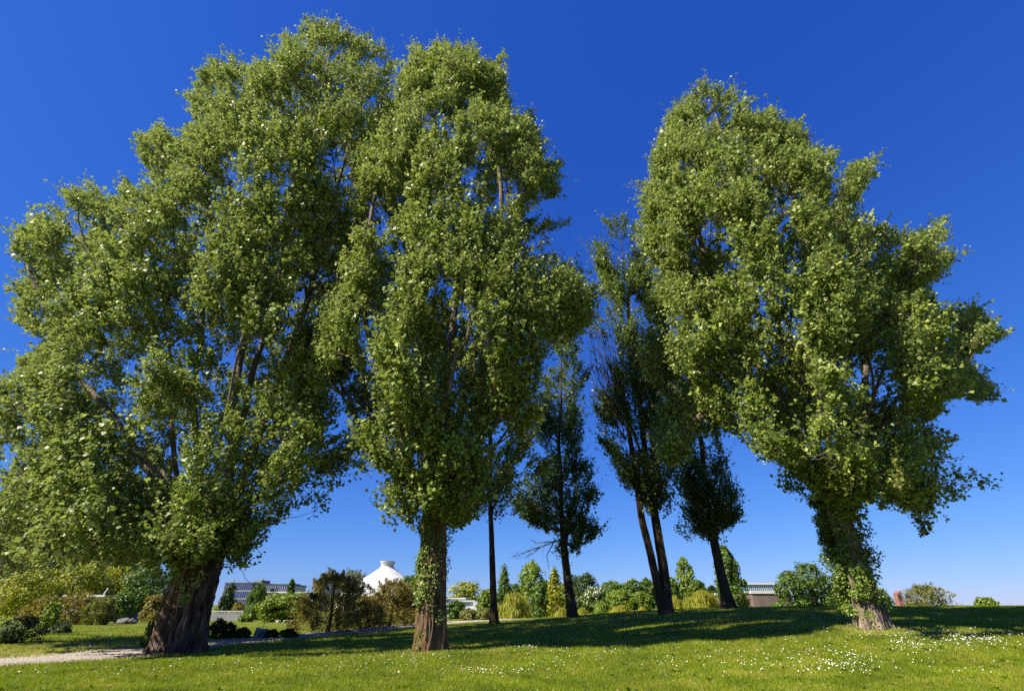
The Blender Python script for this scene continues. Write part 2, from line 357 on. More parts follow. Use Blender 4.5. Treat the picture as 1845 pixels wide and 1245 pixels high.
def litter_and_weeds():
    n = 5200; Y = 1 / (1 / 40. + (1 / 11. - 1 / 40.) * rng.random(n)); X = (rng.random(n) * 2 - 1) * 1.2 * Y
    for k, (tx, ty, _) in enumerate(TREEFEET): X[k * 900:(k + 1) * 900] = tx + rng.normal(0, 2.2, 900); Y[k * 900:(k + 1) * 900] = ty + rng.normal(0, 1.8, 900)
    P = np.stack([X, Y, gh(X, Y) + .03 + .02 * rng.random(n)], -1); d = rng.normal(size=(n, 3)); d[:, 2] *= .25; d /= np.linalg.norm(d, axis=1, keepdims=True)
    nr = rng.normal(0, .35, (n, 3)) + np.array([0, 0, 1.]); nr /= np.linalg.norm(nr, axis=1, keepdims=True); L = rng.uniform(.03, .075, n)
    V, Fc = leaves_np(P, d, nr, L, L * .8)
    tag(mesh_np('fallen_leaves', V, Fc, leaf_mat('dry_leaf', (.08, .045, .02), (.20, .13, .05), (.36, .28, .10), trans=.1), attrs={'rnd': rng.random(n)}), 'dry fallen leaves strewn over the lawn and round the trunks', 'fallen leaves', kind='stuff')
    c = 420; Y = 1 / (1 / 34. + (1 / 11.5 - 1 / 34.) * rng.random(c)); X = (rng.random(c) * 2 - 1) * 1.15 * Y; ok = path_d(X, Y) > 1.3; X, Y = X[ok], Y[ok]; c = len(X); k = 9
    a = rng.random((c, k)) * 6.28; s = rng.uniform(.6, 1.3, (c, 1)) * np.ones((1, k)); P = np.stack([X[:, None] + 0 * a, Y[:, None] + 0 * a, gh(X, Y)[:, None] + .02 + 0 * a], -1).reshape(-1, 3)
    d = np.stack([np.cos(a), np.sin(a), .35 + .4 * rng.random((c, k))], -1).reshape(-1, 3); d /= np.linalg.norm(d, axis=1, keepdims=True); L = (.10 * s).ravel() * rng.uniform(.7, 1.2, c * k)
    V, Fc = leaves_np(P, d, np.tile([[0, 0, 1.]], (c * k, 1)), L, L * .4)
    tag(mesh_np('weeds', V, Fc, leaf_mat('weed_leaf', (.06, .10, .01), (.11, .17, .02), (.18, .25, .04), trans=.2), attrs={'rnd': rng.random(c * k)}), 'small broad-leaved weeds dotted through the lawn', 'weeds', kind='stuff')

# ------------------------------------------------------------------ leaves and wood
def leaves_np(P, d, nrm, L, W, fold=.12):
    """kite-shaped, slightly folded leaves"""
    s = unit(np.cross(d, nrm)); n2 = unit(np.cross(s, d)); L = L[:, None]; W = W[:, None]
    v0 = P; v1 = P + d * L * .42 + s * W * .5 + n2 * W * fold; v2 = P + d * L; v3 = P + d * L * .42 - s * W * .5 + n2 * W * fold
    V = np.stack([v0, v1, v2, v3], 1).reshape(-1, 3); b = np.arange(len(P)) * 4
    return V, np.stack([b, b + 1, b + 2, b + 3], -1)
litter_and_weeds()
def rand_unit(n): return unit(rng.normal(size=(n, 3)))

def chains_to_mesh(nodes, parent, R):
    """continuous tapering tubes: from each node the heaviest child carries the chain on"""
    n = len(nodes); kids = [[] for _ in range(n)]
    for i, p in enumerate(parent):
        if p >= 0: kids[p].append(i)
    V = []; Fc = []; start = [i for i in range(n) if parent[i] < 0]; stack = [(i, -1) for i in start]; off = 0
    while stack:
        i, frm = stack.pop()
        ch = [frm] if frm >= 0 else []; cur = i; rad = [R[i]] if frm >= 0 else []
        while True:
            ch.append(cur); rad.append(R[cur])
            if not kids[cur]: break
            ks = sorted(kids[cur], key=lambda q: -R[q])
            for q in ks[1:]: stack.append((q, cur))
            cur = ks[0]
        if len(ch) < 2: continue
        P = nodes[ch]; rad = np.array(rad); rm = rad.max(); ns = 3 if rm < .02 else 5 if rm < .06 else 8 if rm < .15 else 12
        T = np.gradient(P, axis=0); T = unit(T); ref = np.array([.3, .8, .1]) if abs(T[0][1]) < .8 else np.array([1., 0, .1])
        A = unit(np.cross(T, ref)); B = np.cross(T, A); th = np.arange(ns) * 2 * math.pi / ns
        ring = P[:, None] + rad[:, None, None] * (np.cos(th)[None, :, None] * A[:, None] + np.sin(th)[None, :, None] * B[:, None])
        V.append(ring.reshape(-1, 3)); m = len(ch)
        a, k = np.meshgrid(np.arange(m - 1), np.arange(ns), indexing='ij')
        Fc.append((np.stack([a * ns + k, a * ns + (k + 1) % ns, (a + 1) * ns + (k + 1) % ns, (a + 1) * ns + k], -1) + off).reshape(-1, 4)); off += m * ns
    return np.concatenate(V), np.concatenate(Fc)

def grow(limbs, tips, rbase, rtip=.009, up=.5, curve=.35):
    """limbs: polylines that share their first node; every tip is tied to the nearest fitting node"""
    cap = 200 * len(limbs) + 14 * len(tips) + 100
    nodes = np.zeros((cap, 3)); par = np.full(cap, -1); n = 1; nodes[0] = limbs[0][0]
    for lb in limbs:
        lb = np.asarray(lb, float); prev = 0; seg = np.linalg.norm(np.diff(lb, axis=0), axis=1).sum(); m = max(3, int(seg / .7))
        s = np.concatenate([[0], np.cumsum(np.linalg.norm(np.diff(lb, axis=0), axis=1))]); q = np.linspace(0, s[-1], m)[1:]
        pts = np.stack([np.interp(q, s, lb[:, k]) for k in range(3)], -1)
        # round the corners and add a little waviness
        pts[1:-1] = (pts[:-2] + 2 * pts[1:-1] + pts[2:]) / 4
        ph = rng.random(2) * 6; am = .10 * np.sin(np.linspace(0, math.pi, len(pts)))
        pts[:, 0] += am * np.sin(q * .9 + ph[0]); pts[:, 1] += am * np.sin(q * .8 + ph[1])
        for p in pts: nodes[n] = p; par[n] = prev; prev = n; n += 1
    first = n; tipid = []
    d0 = np.array([np.min(np.linalg.norm(nodes[:n] - t, axis=1)) for t in tips])
    for ti in np.argsort(d0):
        t = tips[ti]; D = t - nodes[1:n]; dist = np.linalg.norm(D, axis=1)
        cost = dist + up * np.maximum(0, .75 * dist - D[:, 2]) * 1.6
        j = int(np.argmin(cost)) + 1; p = nodes[j]; L = dist[j - 1]; k = max(1, int(L / .55)); prev = j
        h = t - p; ctl = p + np.array([h[0] * (.5 + curve), h[1] * (.5 + curve), h[2] * .40]) + rng.normal(0, .06 * L, 3)
        for i in range(1, k + 1):
            s = i / k; q = (1 - s) ** 2 * p + 2 * s * (1 - s) * ctl + s * s * t
            nodes[n] = q; par[n] = prev; prev = n; n += 1
        tipid.append(prev)
    nodes = nodes[:n]; par = par[:n]; w_ = np.zeros(n); w_[tipid] = 1
    for i in range(n - 1, 0, -1): w_[par[i]] += w_[i]
    w_ = np.maximum(w_, .5); e = math.log(rbase / rtip) / math.log(max(w_.max(), 2.))
    return nodes, par, rtip * w_ ** e

def side_shoots(nodes, par, R, C):
    from mathutils.kdtree import KDTree
    kd = KDTree(len(nodes))
    for i, p in enumerate(nodes): kd.insert(Vector(p), i)
    kd.balance(); nn = [nodes]; pp = list(par); rr = list(R); c = len(nodes)
    for t in C:
        _, i, _ = kd.find(Vector((t[0], t[1], t[2] - .35))); p = nodes[i]; m = (p + t) / 2 + rng.normal(0, .05, 3) - np.array([0, 0, .08])
        nn.append(np.array([m, t])); pp += [i, c]; rr += [.013, .007]; c += 2
    return np.concatenate(nn), np.array(pp), np.array(rr)

def clumps(poly, Yt, n, depth=.8, dmax=6, shell=.6, gap=-.12, gs=.42, holes=(), thin=None, seed=0, lean=0.0, erode=.3):
    """sprays through the crown's volume; the outline only limits how far the crown reaches sideways"""
    P = np.asarray(poly, float); out = []; got = 0
    x0, y0 = P.min(0); x1, y1 = P.max(0)
    rows = np.arange(y0, y1 + 1); lo = []; hi = []
    xs = np.arange(x0, x1 + 1, 3)
    for r in rows:
        m = inpoly(xs, np.full(len(xs), r), P); q = xs[m]
        lo.append(q.min() if len(q) else np.nan); hi.append(q.max() if len(q) else np.nan)
    lo = np.array(lo); hi = np.array(hi); ok = ~np.isnan(lo); lo = np.interp(rows, rows[ok], lo[ok]); hi = np.interp(rows, rows[ok], hi[ok])
    ker = np.ones(41) / 41; pad = lambda a: np.convolve(np.pad(a, 20, 'edge'), ker, 'valid')
    lo, hi = pad(lo), pad(hi)
    tmax = Yt / ray(0, y0)[1]
    while got < n:
        k = n * 6; px = rng.uniform(x0, x1, k); py = rng.uniform(y0, y1, k); m = inpoly(px, py, P)
        t = Yt / ray(px, py)[1]; m &= rng.random(k) < (t / tmax) ** 2.4
        e = erode * F / t; m &= inpoly(px + e, py, P) & inpoly(px - e, py, P) & inpoly(px, py - e * 1.3, P)
        for hx, hy, hrx, hry in holes: m &= (((px - hx) / hrx) ** 2 + ((py - hy) / hry) ** 2) > 1
        if thin is not None: m &= rng.random(k) < thin(px, py)
        px, py, t = px[m], py[m], t[m]
        l = np.interp(py, rows, lo); h = np.interp(py, rows, hi); half = np.maximum((h - l) / 2, 6); u = np.clip((px - (l + h) / 2) / half, -.98, .98)
        ry = np.minimum(half * t / F * depth, dmax) * np.sqrt(1 - u * u)
        s = rng.random(len(px)) ** shell * np.where(rng.random(len(px)) < .5, -1, 1)
        W = at(px, py, Yt + s * ry + lean)
        nz = np.array([mnoise.noise(Vector((a * gs, b * gs, c * gs * .55 + seed * 9.1))) for a, b, c in W])
        W = W[nz > gap]; out.append(W); got += len(W)
    return np.concatenate(out)[:n]

def foliage(name, C, axis, mat, parent, per=46, r=.62, leaf=.10, up=.45, shoots=6, spread=.85, jit=.05, wood=None, stick=1.0):
    """leafy shoots springing from each spray's centre, leaves set along every shoot"""
    n = len(C); O = C - axis; O[:, 2] *= .25; O = unit(O + 1e-6); O[:, 2] += up; O = unit(O)
    sd = unit(O[:, None] * stick + spread * rng.normal(0, .6, (n, shoots, 3))); sl_ = r * rng.uniform(.45, 1.25, (n, shoots, 1)) * rng.uniform(.75, 1.25, (n, 1, 1)) * np.where(rng.random((n, 1, 1)) < .14, 1.7, 1) * np.where(rng.random((n, shoots, 1)) < .08, 1.5, 1)
    base = C[:, None] + O[:, None] * r * rng.uniform(-.75, .55, (n, shoots, 1)) + rng.normal(0, .05 * r / .6, (n, shoots, 3))
    k = per * n; ci = np.repeat(np.arange(n), per); si = rng.integers(0, shoots, k); s = rng.random(k) ** .75
    bend = np.zeros((k, 3)); bend[:, 2] = .18 * (s ** 2) * r
    P = base[ci, si] + sd[ci, si] * sl_[ci, si] * s[:, None] + bend + rng.normal(0, jit, (k, 3))
    d = unit(rand_unit(k) * .9 + sd[ci, si] * .5 + np.array([0, 0, -.35])); nr = unit(rand_unit(k) * .8 + O[ci] * .45 + np.array([-.15, -.1, .45]))
    L = leaf * np.clip(rng.lognormal(-.06, .32, k), .4, 1.9) * np.clip(rng.lognormal(0, .14, n), .7, 1.4)[ci]; V, Fc = leaves_np(P, d, nr, L, L * rng.uniform(.85, 1.1, k))
    rnd = np.clip(rng.random(k) * .75 + (rng.random(n) * .25)[ci], 0, 1)
    o = mesh_np(name, V, Fc, mat, parent, attrs={'rnd': rnd})
    if wood is not None:                                  # the shoots' own thin stems
        a = base.reshape(-1, 3); b = (base + sd * sl_).reshape(-1, 3); T = unit(b - a); A = unit(np.cross(T, np.array([.3, .8, .1]))); B = np.cross(T, A); m = len(a); V = []
        for q in range(3): V.append(a + .006 * (math.cos(q * 2.09) * A + math.sin(q * 2.09) * B))
        V.append(b); V = np.stack(V, 1).reshape(-1, 3); i = np.arange(m) * 4
        wood.append((V, np.concatenate([np.stack([i, i + 1, i + 3], -1), np.stack([i + 1, i + 2, i + 3], -1), np.stack([i + 2, i, i + 3], -1)])))
    return o

def trunk_mesh(pts, rad, mat, parent, seg=72, rings=80, flutes=((3, .10, .4), (5, .07, 1.1), (8, .04, 2.0)), ridges=.035, flare=.9, seed=1, name='trunk', twist=.25):
    """lofted trunk with flutes, ridged bark and buttress roots"""
    pts = np.asarray(pts, float); s = np.concatenate([[0], np.cumsum(np.linalg.norm(np.diff(pts, axis=0), axis=1))]); q = np.linspace(0, s[-1], rings)
    C = np.stack([np.interp(q, s, pts[:, k]) for k in range(3)], -1); C[1:-1] = (C[:-2] + 2 * C[1:-1] + C[2:]) / 4
    R = np.interp(q, s, rad); V = []
    for i in range(rings):
        hgt = q[i]; fl = math.exp(-hgt / .45) * flare
        for k in range(seg):
            t = 2 * math.pi * k / seg; f = 1.0
            for m, a, p in flutes: f += a * math.cos(m * t + p + twist * hgt * (1 + .2 * m)) * (1 + fl * 1.2)
            root = fl * (.35 + .3 * max(0, math.sin(5 * t + seed)) + .2 * max(0, math.sin(7 * t + 2 * seed)))
            g = mnoise.noise(Vector((math.cos(t) * 7, math.sin(t) * 7, hgt * 1.1 + seed * 5)))
            g2 = mnoise.noise(Vector((math.cos(t) * 16, math.sin(t) * 16, hgt * 3 + seed * 3)))
            f += root + ridges * (1 - 2 * abs(g)) * 1.6 + ridges * .8 * g2
            V.append((C[i, 0] + R[i] * f * math.cos(t), C[i, 1] + R[i] * f * math.sin(t), C[i, 2] - (.12 if i == 0 else 0)))
    a, k = np.meshgrid(np.arange(rings - 1), np.arange(seg), indexing='ij')
    Fc = np.stack([a * seg + k, a * seg + (k + 1) % seg, (a + 1) * seg + (k + 1) % seg, (a + 1) * seg + k], -1).reshape(-1, 4)
    return mesh_np(name, V, Fc, mat, parent, smooth=True)

def ivy(pts, rad, parent, n, cover, thick=.18, leaf=.085, name='ivy', mat=None, jit=.35):
    """ivy leaves over a trunk; cover(height fraction, angle) says how likely it is there (angle 0 = +x, -pi/2 = towards the viewer)"""
    pts = np.asarray(pts, float); s = np.linspace(0, 1, len(pts)); P = []; O = []
    k = n * 5; q = rng.random(k); a = rng.random(k) * 2 * math.pi - math.pi
    pr = cover(q, a); nz = np.array([mnoise.noise(Vector((math.cos(t) * 1.6, math.sin(t) * 1.6, v * 9 + 3))) for v, t in zip(q, a)])
    m = rng.random(k) < pr * np.clip(.62 + 2.2 * nz, 0, 1); q, a, nz = q[m][:n], a[m][:n], nz[m][:n]
    C = np.stack([np.interp(q, s, pts[:, j]) for j in range(3)], -1); R = np.interp(q, s, rad)
    off = np.stack([np.cos(a), np.sin(a), 0 * a], -1); th = thick * (rng.random(len(q)) ** 1.4) * np.clip(.6 + 1.4 * nz, .1, 1.6)
    P = C + off * (R * 1.08 + .02 + th)[:, None] + rng.normal(0, .04, (len(q), 3))
    d = unit(off * .3 + rand_unit(len(q)) * .7 + np.array([0, 0, -.5])); nr = unit(off + rand_unit(len(q)) * jit * 2 + np.array([0, 0, .35]))
    L = leaf * rng.uniform(.7, 1.3, len(q)); V, Fc = leaves_np(P, d, nr, L, L * rng.uniform(.8, 1.1, len(q)))
    return mesh_np(name, V, Fc, mat or M_IVY, parent, attrs={'rnd': rng.random(len(q))})

def vines(pts, rad, parent, angs, top=.85):
    """woody ivy stems winding up the bark"""
    pts = np.asarray(pts, float); s = np.linspace(0, 1, len(pts)); g = Geo()
    for a0 in angs:
        q = np.linspace(.0, top * rng.uniform(.6, 1), 40); a = a0 + .4 * np.sin(q * rng.uniform(3, 7) + a0) + .08 * np.sin(q * 23 + a0)
        C = np.stack([np.interp(q, s, pts[:, j]) for j in range(3)], -1); r_ = np.interp(q, s, rad) * (1.06 + .3 * np.exp(-q / .05))
        g.tube(list(C + np.stack([np.cos(a), np.sin(a), 0 * a], -1) * r_[:, None]), list(np.linspace(.020, .008, 40)), 6)
    g.build('ivy_stems', M_LIMB, parent, smooth=True)

def merged(parts):
    V = []; Fc = []; o = 0
    for v, f in parts: V.append(v); Fc.append(f + o); o += len(v)
    return np.concatenate(V), np.concatenate(Fc)
def localise(root):
    """children were built in world coordinates: set their origin at the tree's base"""
    for c in root.children: c.matrix_parent_inverse.identity(); c.location = -root.location

def big_tree(label, base_px, poly, ncl, limb_px, rbase, fork_h, trunk_rad, bark, group, depth=.8, dmax=6, per=46, leaf=.10, r=.62, mat=None, shoots=6,
             gap=-.12, holes=(), thin=None, seed=0, trunk_kw={}, ivyargs=None, more=(), sprigs=(), extra=None, limbmat=None, gs=.42, up=.45, shell=.6, rtip=.009, spread=.85, lpk={}):
    B = ground_at(*base_px); Yt = B[1]; print(label[:30], 'base', B.round(2))
    root = empty('poplar_tree', B, label=label, cat='tree', group=group)
    # trunk follows the points given in the picture, at the tree's distance
    tp = [B]
    for (px, py, dy) in fork_h: tp.append(at(px, py, Yt + dy))
    tp = np.array(tp)
    trunk_mesh(tp, trunk_rad, bark, root, seed=seed + 1, **trunk_kw)
    top = tp[-1] - np.array([0, 0, .3])
    limbs = [[top] + [at(px, py, Yt + dy) for px, py, dy in lb] for lb in limb_px]
    C = clumps(poly, Yt, ncl, depth, dmax, gap=gap, gs=gs, holes=holes, thin=thin, seed=seed, shell=shell)
    E = [np.array(at(px, py, Yt + dy)) + rng.normal(0, 1, (nn, 3)) * np.array(sp) for px, py, dy, sp, nn in more]
    for (ax, ay, bx, by, dy) in sprigs:
        m_ = 9; q = np.linspace(0, 1, m_)[:, None]; a3 = at(ax, ay, Yt + dy); b3 = at(bx, by, Yt + dy * 1.2); E.append(a3 * (1 - q) + b3 * q + rng.normal(0, .16, (m_, 3)) * (1.2 - q) + np.array([0, 0, .25]) * np.sin(q * 3.1))
    for e in E: C = np.concatenate([e[:len(e) // 2], C, e[len(e) // 2:]])
    nt_ = min(len(C), 2300); nodes, par, R = grow(limbs, C[:nt_], rbase, rtip=rtip)
    if len(C) > nt_: nodes, par, R = side_shoots(nodes, par, R, C[nt_:])
    V, Fc = chains_to_mesh(nodes, par, R)
    mesh_np('branches', V, Fc, limbmat or M_LIMB, root, smooth=True)
    ax = np.stack([np.interp(C[:, 2], [tp[0][2], limbs[0][-1][2]], [tp[0][k], limbs[0][-1][k]]) for k in range(3)], -1); ax[:, 2] = C[:, 2] - .3
    wd = []
    foliage('crown', C, ax, mat or M_LEAF, root, per=per, leaf=leaf, r=r, up=up, shoots=shoots, wood=wd, spread=spread, **lpk)
    V, Fc = merged(wd); mesh_np('twigs', V, Fc, limbmat or M_LIMB, root)
    if ivyargs: ivy(tp, trunk_rad, root, **ivyargs); vines(tp, trunk_rad, root, rng.uniform(-math.pi, math.pi, 8))
    if extra: extra(root, tp, Yt)
    localise(root)
    return root
G1 = 'great poplars standing on the lawn'
G2 = 'slim dark poplars behind the great ones'

# ---- the great left tree
LP = [(515, 62), (560, 42), (610, 45), (650, 68), (690, 90), (708, 120), (700, 170), (712, 200), (690, 290), (670, 400), (650, 520), (625, 640), (615, 740), (640, 835), (618, 862), (592, 850), (580, 915), (568, 915), (562, 855),
      (530, 868), (545, 905), (515, 935), (470, 962), (450, 1000), (420, 1022), (385, 1000), (345, 1000), (322, 1020), (270, 1022), (230, 1005), (180, 1012), (100, 1020), (22, 1035), (-60, 1030), (-70, 700), (20, 672), (55, 652),
      (78, 620), (28, 580), (24, 520), (60, 490), (25, 462), (30, 420), (88, 375), (112, 400), (140, 408), (108, 345), (160, 333), (200, 352), (236, 330), (270, 345), (250, 300), (250, 245), (290, 228), (330, 245), (345, 232),
      (340, 178), (380, 108), (420, 102), (490, 118), (508, 90)]
def thinL(px, py):
    k = np.ones(len(px))
    k = np.where((px > 380) & (px < 640) & (py > 700) & (py < 880), .9, k)
    return k
big_tree('huge poplar at the left with a broad fluted reddish trunk and spreading crown', (322, 1176), LP, 7800,
         [[(400, 900, 0), (450, 700, 0), (520, 450, 0), (560, 250, 0), (600, 70, 0)], [(430, 880, -1), (520, 640, -1.5), (590, 430, -1), (640, 200, 0)], [(410, 900, 2), (430, 650, 3), (470, 400, 2), (440, 150, 1)],
          [(360, 930, -1), (350, 700, -1.5), (370, 500, -1.5), (380, 300, -1)], [(330, 930, -1), (290, 640, -1.5), (200, 520, -1.5), (120, 390, -1)], [(320, 940, -.5), (230, 780, -1), (120, 660, -1), (50, 480, 0)],
          [(300, 880, -2), (280, 840, -3), (160, 760, -3), (20, 760, -2)], [(440, 900, 1), (520, 790, 1.5), (600, 720, 1)], [(350, 920, 2.5), (250, 800, 3.5), (130, 830, 4), (10, 850, 3)], [(380, 900, -2.5), (400, 800, -4), (420, 680, -4.5)],
          [(320, 930, -2), (250, 900, -3), (120, 900, -3)], [(310, 950, -1.6), (330, 975, -2)]],
         .5, [(345, 1080, 0), (368, 1000, 0), (385, 950, 0)], [.75, .74, .68, .6], M_BARKR, G1, depth=.85, dmax=5.5, per=64, leaf=.114, r=.58, gap=.03, gs=.45, up=.75, spread=.62, thin=thinL, seed=1, shell=.45,
         sprigs=((130, 430, 92, 376, 0), (150, 380, 112, 343, 1), (190, 390, 165, 335, 0), (240, 400, 236, 330, -1), (90, 440, 32, 425, 0), (80, 480, 28, 462, 1), (90, 530, 28, 522, 0), (100, 600, 32, 582, 0), (100, 670, 38, 662, 0),
                 (290, 300, 252, 250, 0), (300, 270, 288, 230, 1), (330, 290, 342, 235, 0), (380, 200, 342, 178, 0), (400, 160, 380, 110, 1), (420, 150, 420, 103, 0), (470, 160, 485, 115, 0), (530, 110, 515, 65, 0), (565, 90, 560, 42, 0), (600, 90, 605, 44, 1), (640, 110, 652, 68, 0), (670, 150, 706, 118, 0),
                 (585, 800, 572, 918, 0), (600, 800, 612, 865, 1), (520, 850, 545, 905, 0)),
         more=((345, 960, -1.6, (.7, .5, .8), 90), (300, 985, -1.8, (.8, .6, .35), 80), (400, 930, -1.2, (.7, .5, .8), 60), (420, 960, .8, (.5, .6, .7), 60), (130, 930, 3.5, (2.4, 1.8, .8), 420), (230, 930, -1, (1.2, 1.2, .8), 200), (60, 975, 5.5, (2.0, 1.4, .5), 240)),
         trunk_kw=dict(seg=160, rings=150, flutes=((2, .14, .5), (3, .12, 2.4), (5, .10, 1.1), (9, .06, 2.0)), ridges=.09, flare=.34, twist=.12))
# ---- the middle tree
MP = [(735, 125), (755, 84), (766, 100), (790, 80), (840, 88), (870, 108), (905, 100), (908, 180), (950, 203), (970, 250), (972, 290), (1000, 296), (1006, 350), (985, 390), (1010, 410), (985, 452), (1020, 470), (1045, 515), (1082, 530),
      (1062, 580), (1042, 640), (1015, 680), (985, 740), (965, 800), (988, 850), (960, 900), (925, 912), (890, 905), (860, 932), (815, 962), (790, 930), (755, 945), (722, 945), (688, 915), (712, 870), (665, 840), (640, 800), (600, 760), (560, 700), (570, 620),
      (600, 540), (610, 470), (640, 380), (640, 300), (660, 220), (712, 180), (722, 150)]
def mid_ivy(q, a):
    left = np.exp(-((np.abs(((a - 2.9 + math.pi) % (2 * math.pi)) - math.pi)) / 1.0) ** 2)
    return np.clip(left * 1.3 + .10, 0, 1) * np.where(q < .13, .12, 1)
big_tree('tall poplar in the middle with an upright mossy trunk and ivy up its left side', (775, 1172), MP, 5600,
         [[(790, 860, 0), (800, 700, 0), (825, 500, 0), (830, 300, 0), (815, 90, 0)], [(775, 860, -.6), (765, 700, -.8), (745, 480, -.6), (760, 250, 0)], [(800, 860, .5), (860, 620, .6), (905, 420, .5), (890, 170, .3)],
          [(815, 880, -.5), (900, 700, -1.5), (990, 520, -2)], [(755, 880, -.5), (690, 700, -1.5), (650, 520, -2), (680, 330, -1.5)], [(790, 880, 1.5), (760, 600, 2.5), (720, 380, 2)], [(760, 900, 1), (660, 780, 2), (600, 690, 2)],
          [(820, 890, 1), (900, 800, 1.5), (950, 700, 2)], [(785, 870, -1.5), (800, 760, -3), (820, 640, -3.5)]],
         .38, [(778, 1080, 0), (782, 1000, 0), (785, 940, 0), (790, 900, 0)], [.43, .42, .41, .40, .39], M_BARKM, G1, depth=.85, dmax=5, per=64, leaf=.112, r=.56, gap=.06, gs=.45, up=.85, spread=.6, seed=2, shell=.45,
         sprigs=((765, 140, 757, 84, 0), (790, 130, 790, 80, .5), (830, 140, 842, 88, 0), (870, 160, 903, 100, 0), (930, 260, 950, 205, 0), (960, 340, 1002, 298, 0), (960, 420, 1010, 410, 0), (980, 500, 1042, 500, -1), (1000, 560, 1080, 530, -1), (1000, 590, 1062, 582, 0), (960, 850, 985, 855, 0), (900, 860, 925, 915, 0), (720, 880, 700, 935, 0), (640, 800, 655, 850, 0), (740, 200, 738, 125, 0)),
         holes=((800, 520, 26, 18), (835, 560, 18, 20), (745, 640, 14, 30), (540, 620, 5, 5)),
         trunk_kw=dict(seg=110, rings=120, ridges=.08, flare=.40), ivyargs=dict(n=8000, cover=mid_ivy, thick=.22, leaf=.07))
# ---- the right tree
RP = [(1235, 172), (1270, 152), (1315, 163), (1345, 183), (1380, 205), (1440, 218), (1447, 250), (1470, 290), (1492, 278), (1502, 310), (1540, 290), (1574, 288), (1567, 330), (1545, 360), (1542, 392), (1590, 408), (1650, 420), (1704, 392), (1708, 430),
      (1672, 452), (1737, 458), (1702, 490), (1665, 505), (1700, 545), (1762, 560), (1812, 600), (1775, 630), (1745, 650), (1780, 690), (1793, 722), (1740, 715), (1690, 722), (1690, 760), (1650, 775), (1706, 800), (1692, 840), (1768, 872), (1765, 885), (1720, 890),
      (1692, 915), (1668, 962), (1645, 925), (1570, 900), (1545, 935), (1520, 905), (1490, 915), (1470, 895), (1418, 886), (1450, 878), (1405, 842), (1350, 812), (1338, 782), (1290, 775), (1230, 835), (1185, 835), (1172, 790), (1192, 720), (1160, 650), (1182, 600),
      (1165, 560), (1200, 500), (1160, 460), (1158, 400), (1166, 340), (1180, 290), (1200, 250), (1214, 200)]
def right_ivy(q, a):
    left = np.exp(-((np.abs(((a - 2.75 + math.pi) % (2 * math.pi)) - math.pi)) / np.where(q < .42, 1.35, .9)) ** 2); right = np.exp(-((np.abs(a + .3)) / .7) ** 2)
    return np.clip(left * 1.25 + right * np.where((q > .3) & (q < .62), .55, .12) * (.6 + .4 * np.sin(q * 31)) + .05 + .5 * (q > .72), 0, 1) * np.where(q < .10, .05, 1) * np.where(q < .2, .7, 1)
big_tree('leaning poplar at the right whose trunk is wrapped in thick ivy', (1573, 1131), RP, 6600,
         [[(1490, 870, 0), (1440, 700, 0), (1370, 480, 0), (1320, 300, 0), (1275, 165, 0)], [(1480, 870, -.6), (1380, 680, -1), (1280, 500, -1), (1230, 300, -.5)], [(1500, 860, .5), (1480, 640, .8), (1460, 450, .8), (1400, 250, .5)],
          [(1520, 870, -.5), (1580, 700, -1), (1620, 560, -1), (1690, 410, -1)], [(1530, 870, .5), (1600, 740, 1), (1690, 640, 1), (1790, 600, 0)], [(1530, 890, 0), (1620, 850, .5), (1700, 860, .5), (1750, 878, 0)],
          [(1470, 860, 0), (1380, 760, -.5), (1290, 720, -1), (1210, 800, -1)], [(1490, 870, 2), (1430, 600, 3), (1350, 400, 2)], [(1500, 870, -2), (1480, 720, -3.5), (1450, 580, -4)], [(1530, 860, 1.5), (1570, 600, 2), (1560, 420, 1.5), (1545, 310, 1)]],
         .40, [(1555, 1070, 0), (1530, 990, 0), (1508, 930, 0), (1498, 890, 0)], [.45, .40, .37, .35, .34], M_BARKG, G1, depth=.85, dmax=5.5, per=64, leaf=.116, r=.58, gap=.04, gs=.45, up=.7, spread=.62, seed=3, mat=M_LEAF, shell=.45,
         sprigs=((1270, 220, 1272, 153, 0), (1300, 220, 1316, 163, .5), (1320, 240, 1346, 183, 0), (1360, 270, 1385, 207, 0), (1390, 280, 1442, 220, 0), (1440, 360, 1492, 280, 0), (1490, 370, 1572, 290, 0), (1500, 400, 1562, 330, 1), (1540, 460, 1592, 410, 0), (1600, 480, 1704, 396, 0),
                 (1620, 500, 1735, 460, -1), (1640, 540, 1700, 492, 0), (1660, 600, 1762, 562, 0), (1690, 640, 1810, 602, 0), (1700, 650, 1770, 632, 1), (1700, 690, 1792, 722, 0), (1670, 700, 1742, 718, 1), (1640, 740, 1690, 735, 0), (1620, 800, 1704, 803, 0), (1640, 850, 1768, 876, 0), (1620, 870, 1718, 893, 1),
                 (1620, 880, 1668, 960, 0), (1600, 880, 1645, 925, 1), (1500, 880, 1545, 935, 0), (1480, 850, 1422, 886, 0), (1230, 280, 1185, 285, 0), (1220, 440, 1160, 420, 0), (1230, 780, 1205, 838, 0), (1200, 340, 1162, 345, 0)),
         trunk_kw=dict(seg=110, rings=110, ridges=.08, flare=.5), ivyargs=dict(n=19000, cover=right_ivy, thick=.55, leaf=.085, jit=.45))

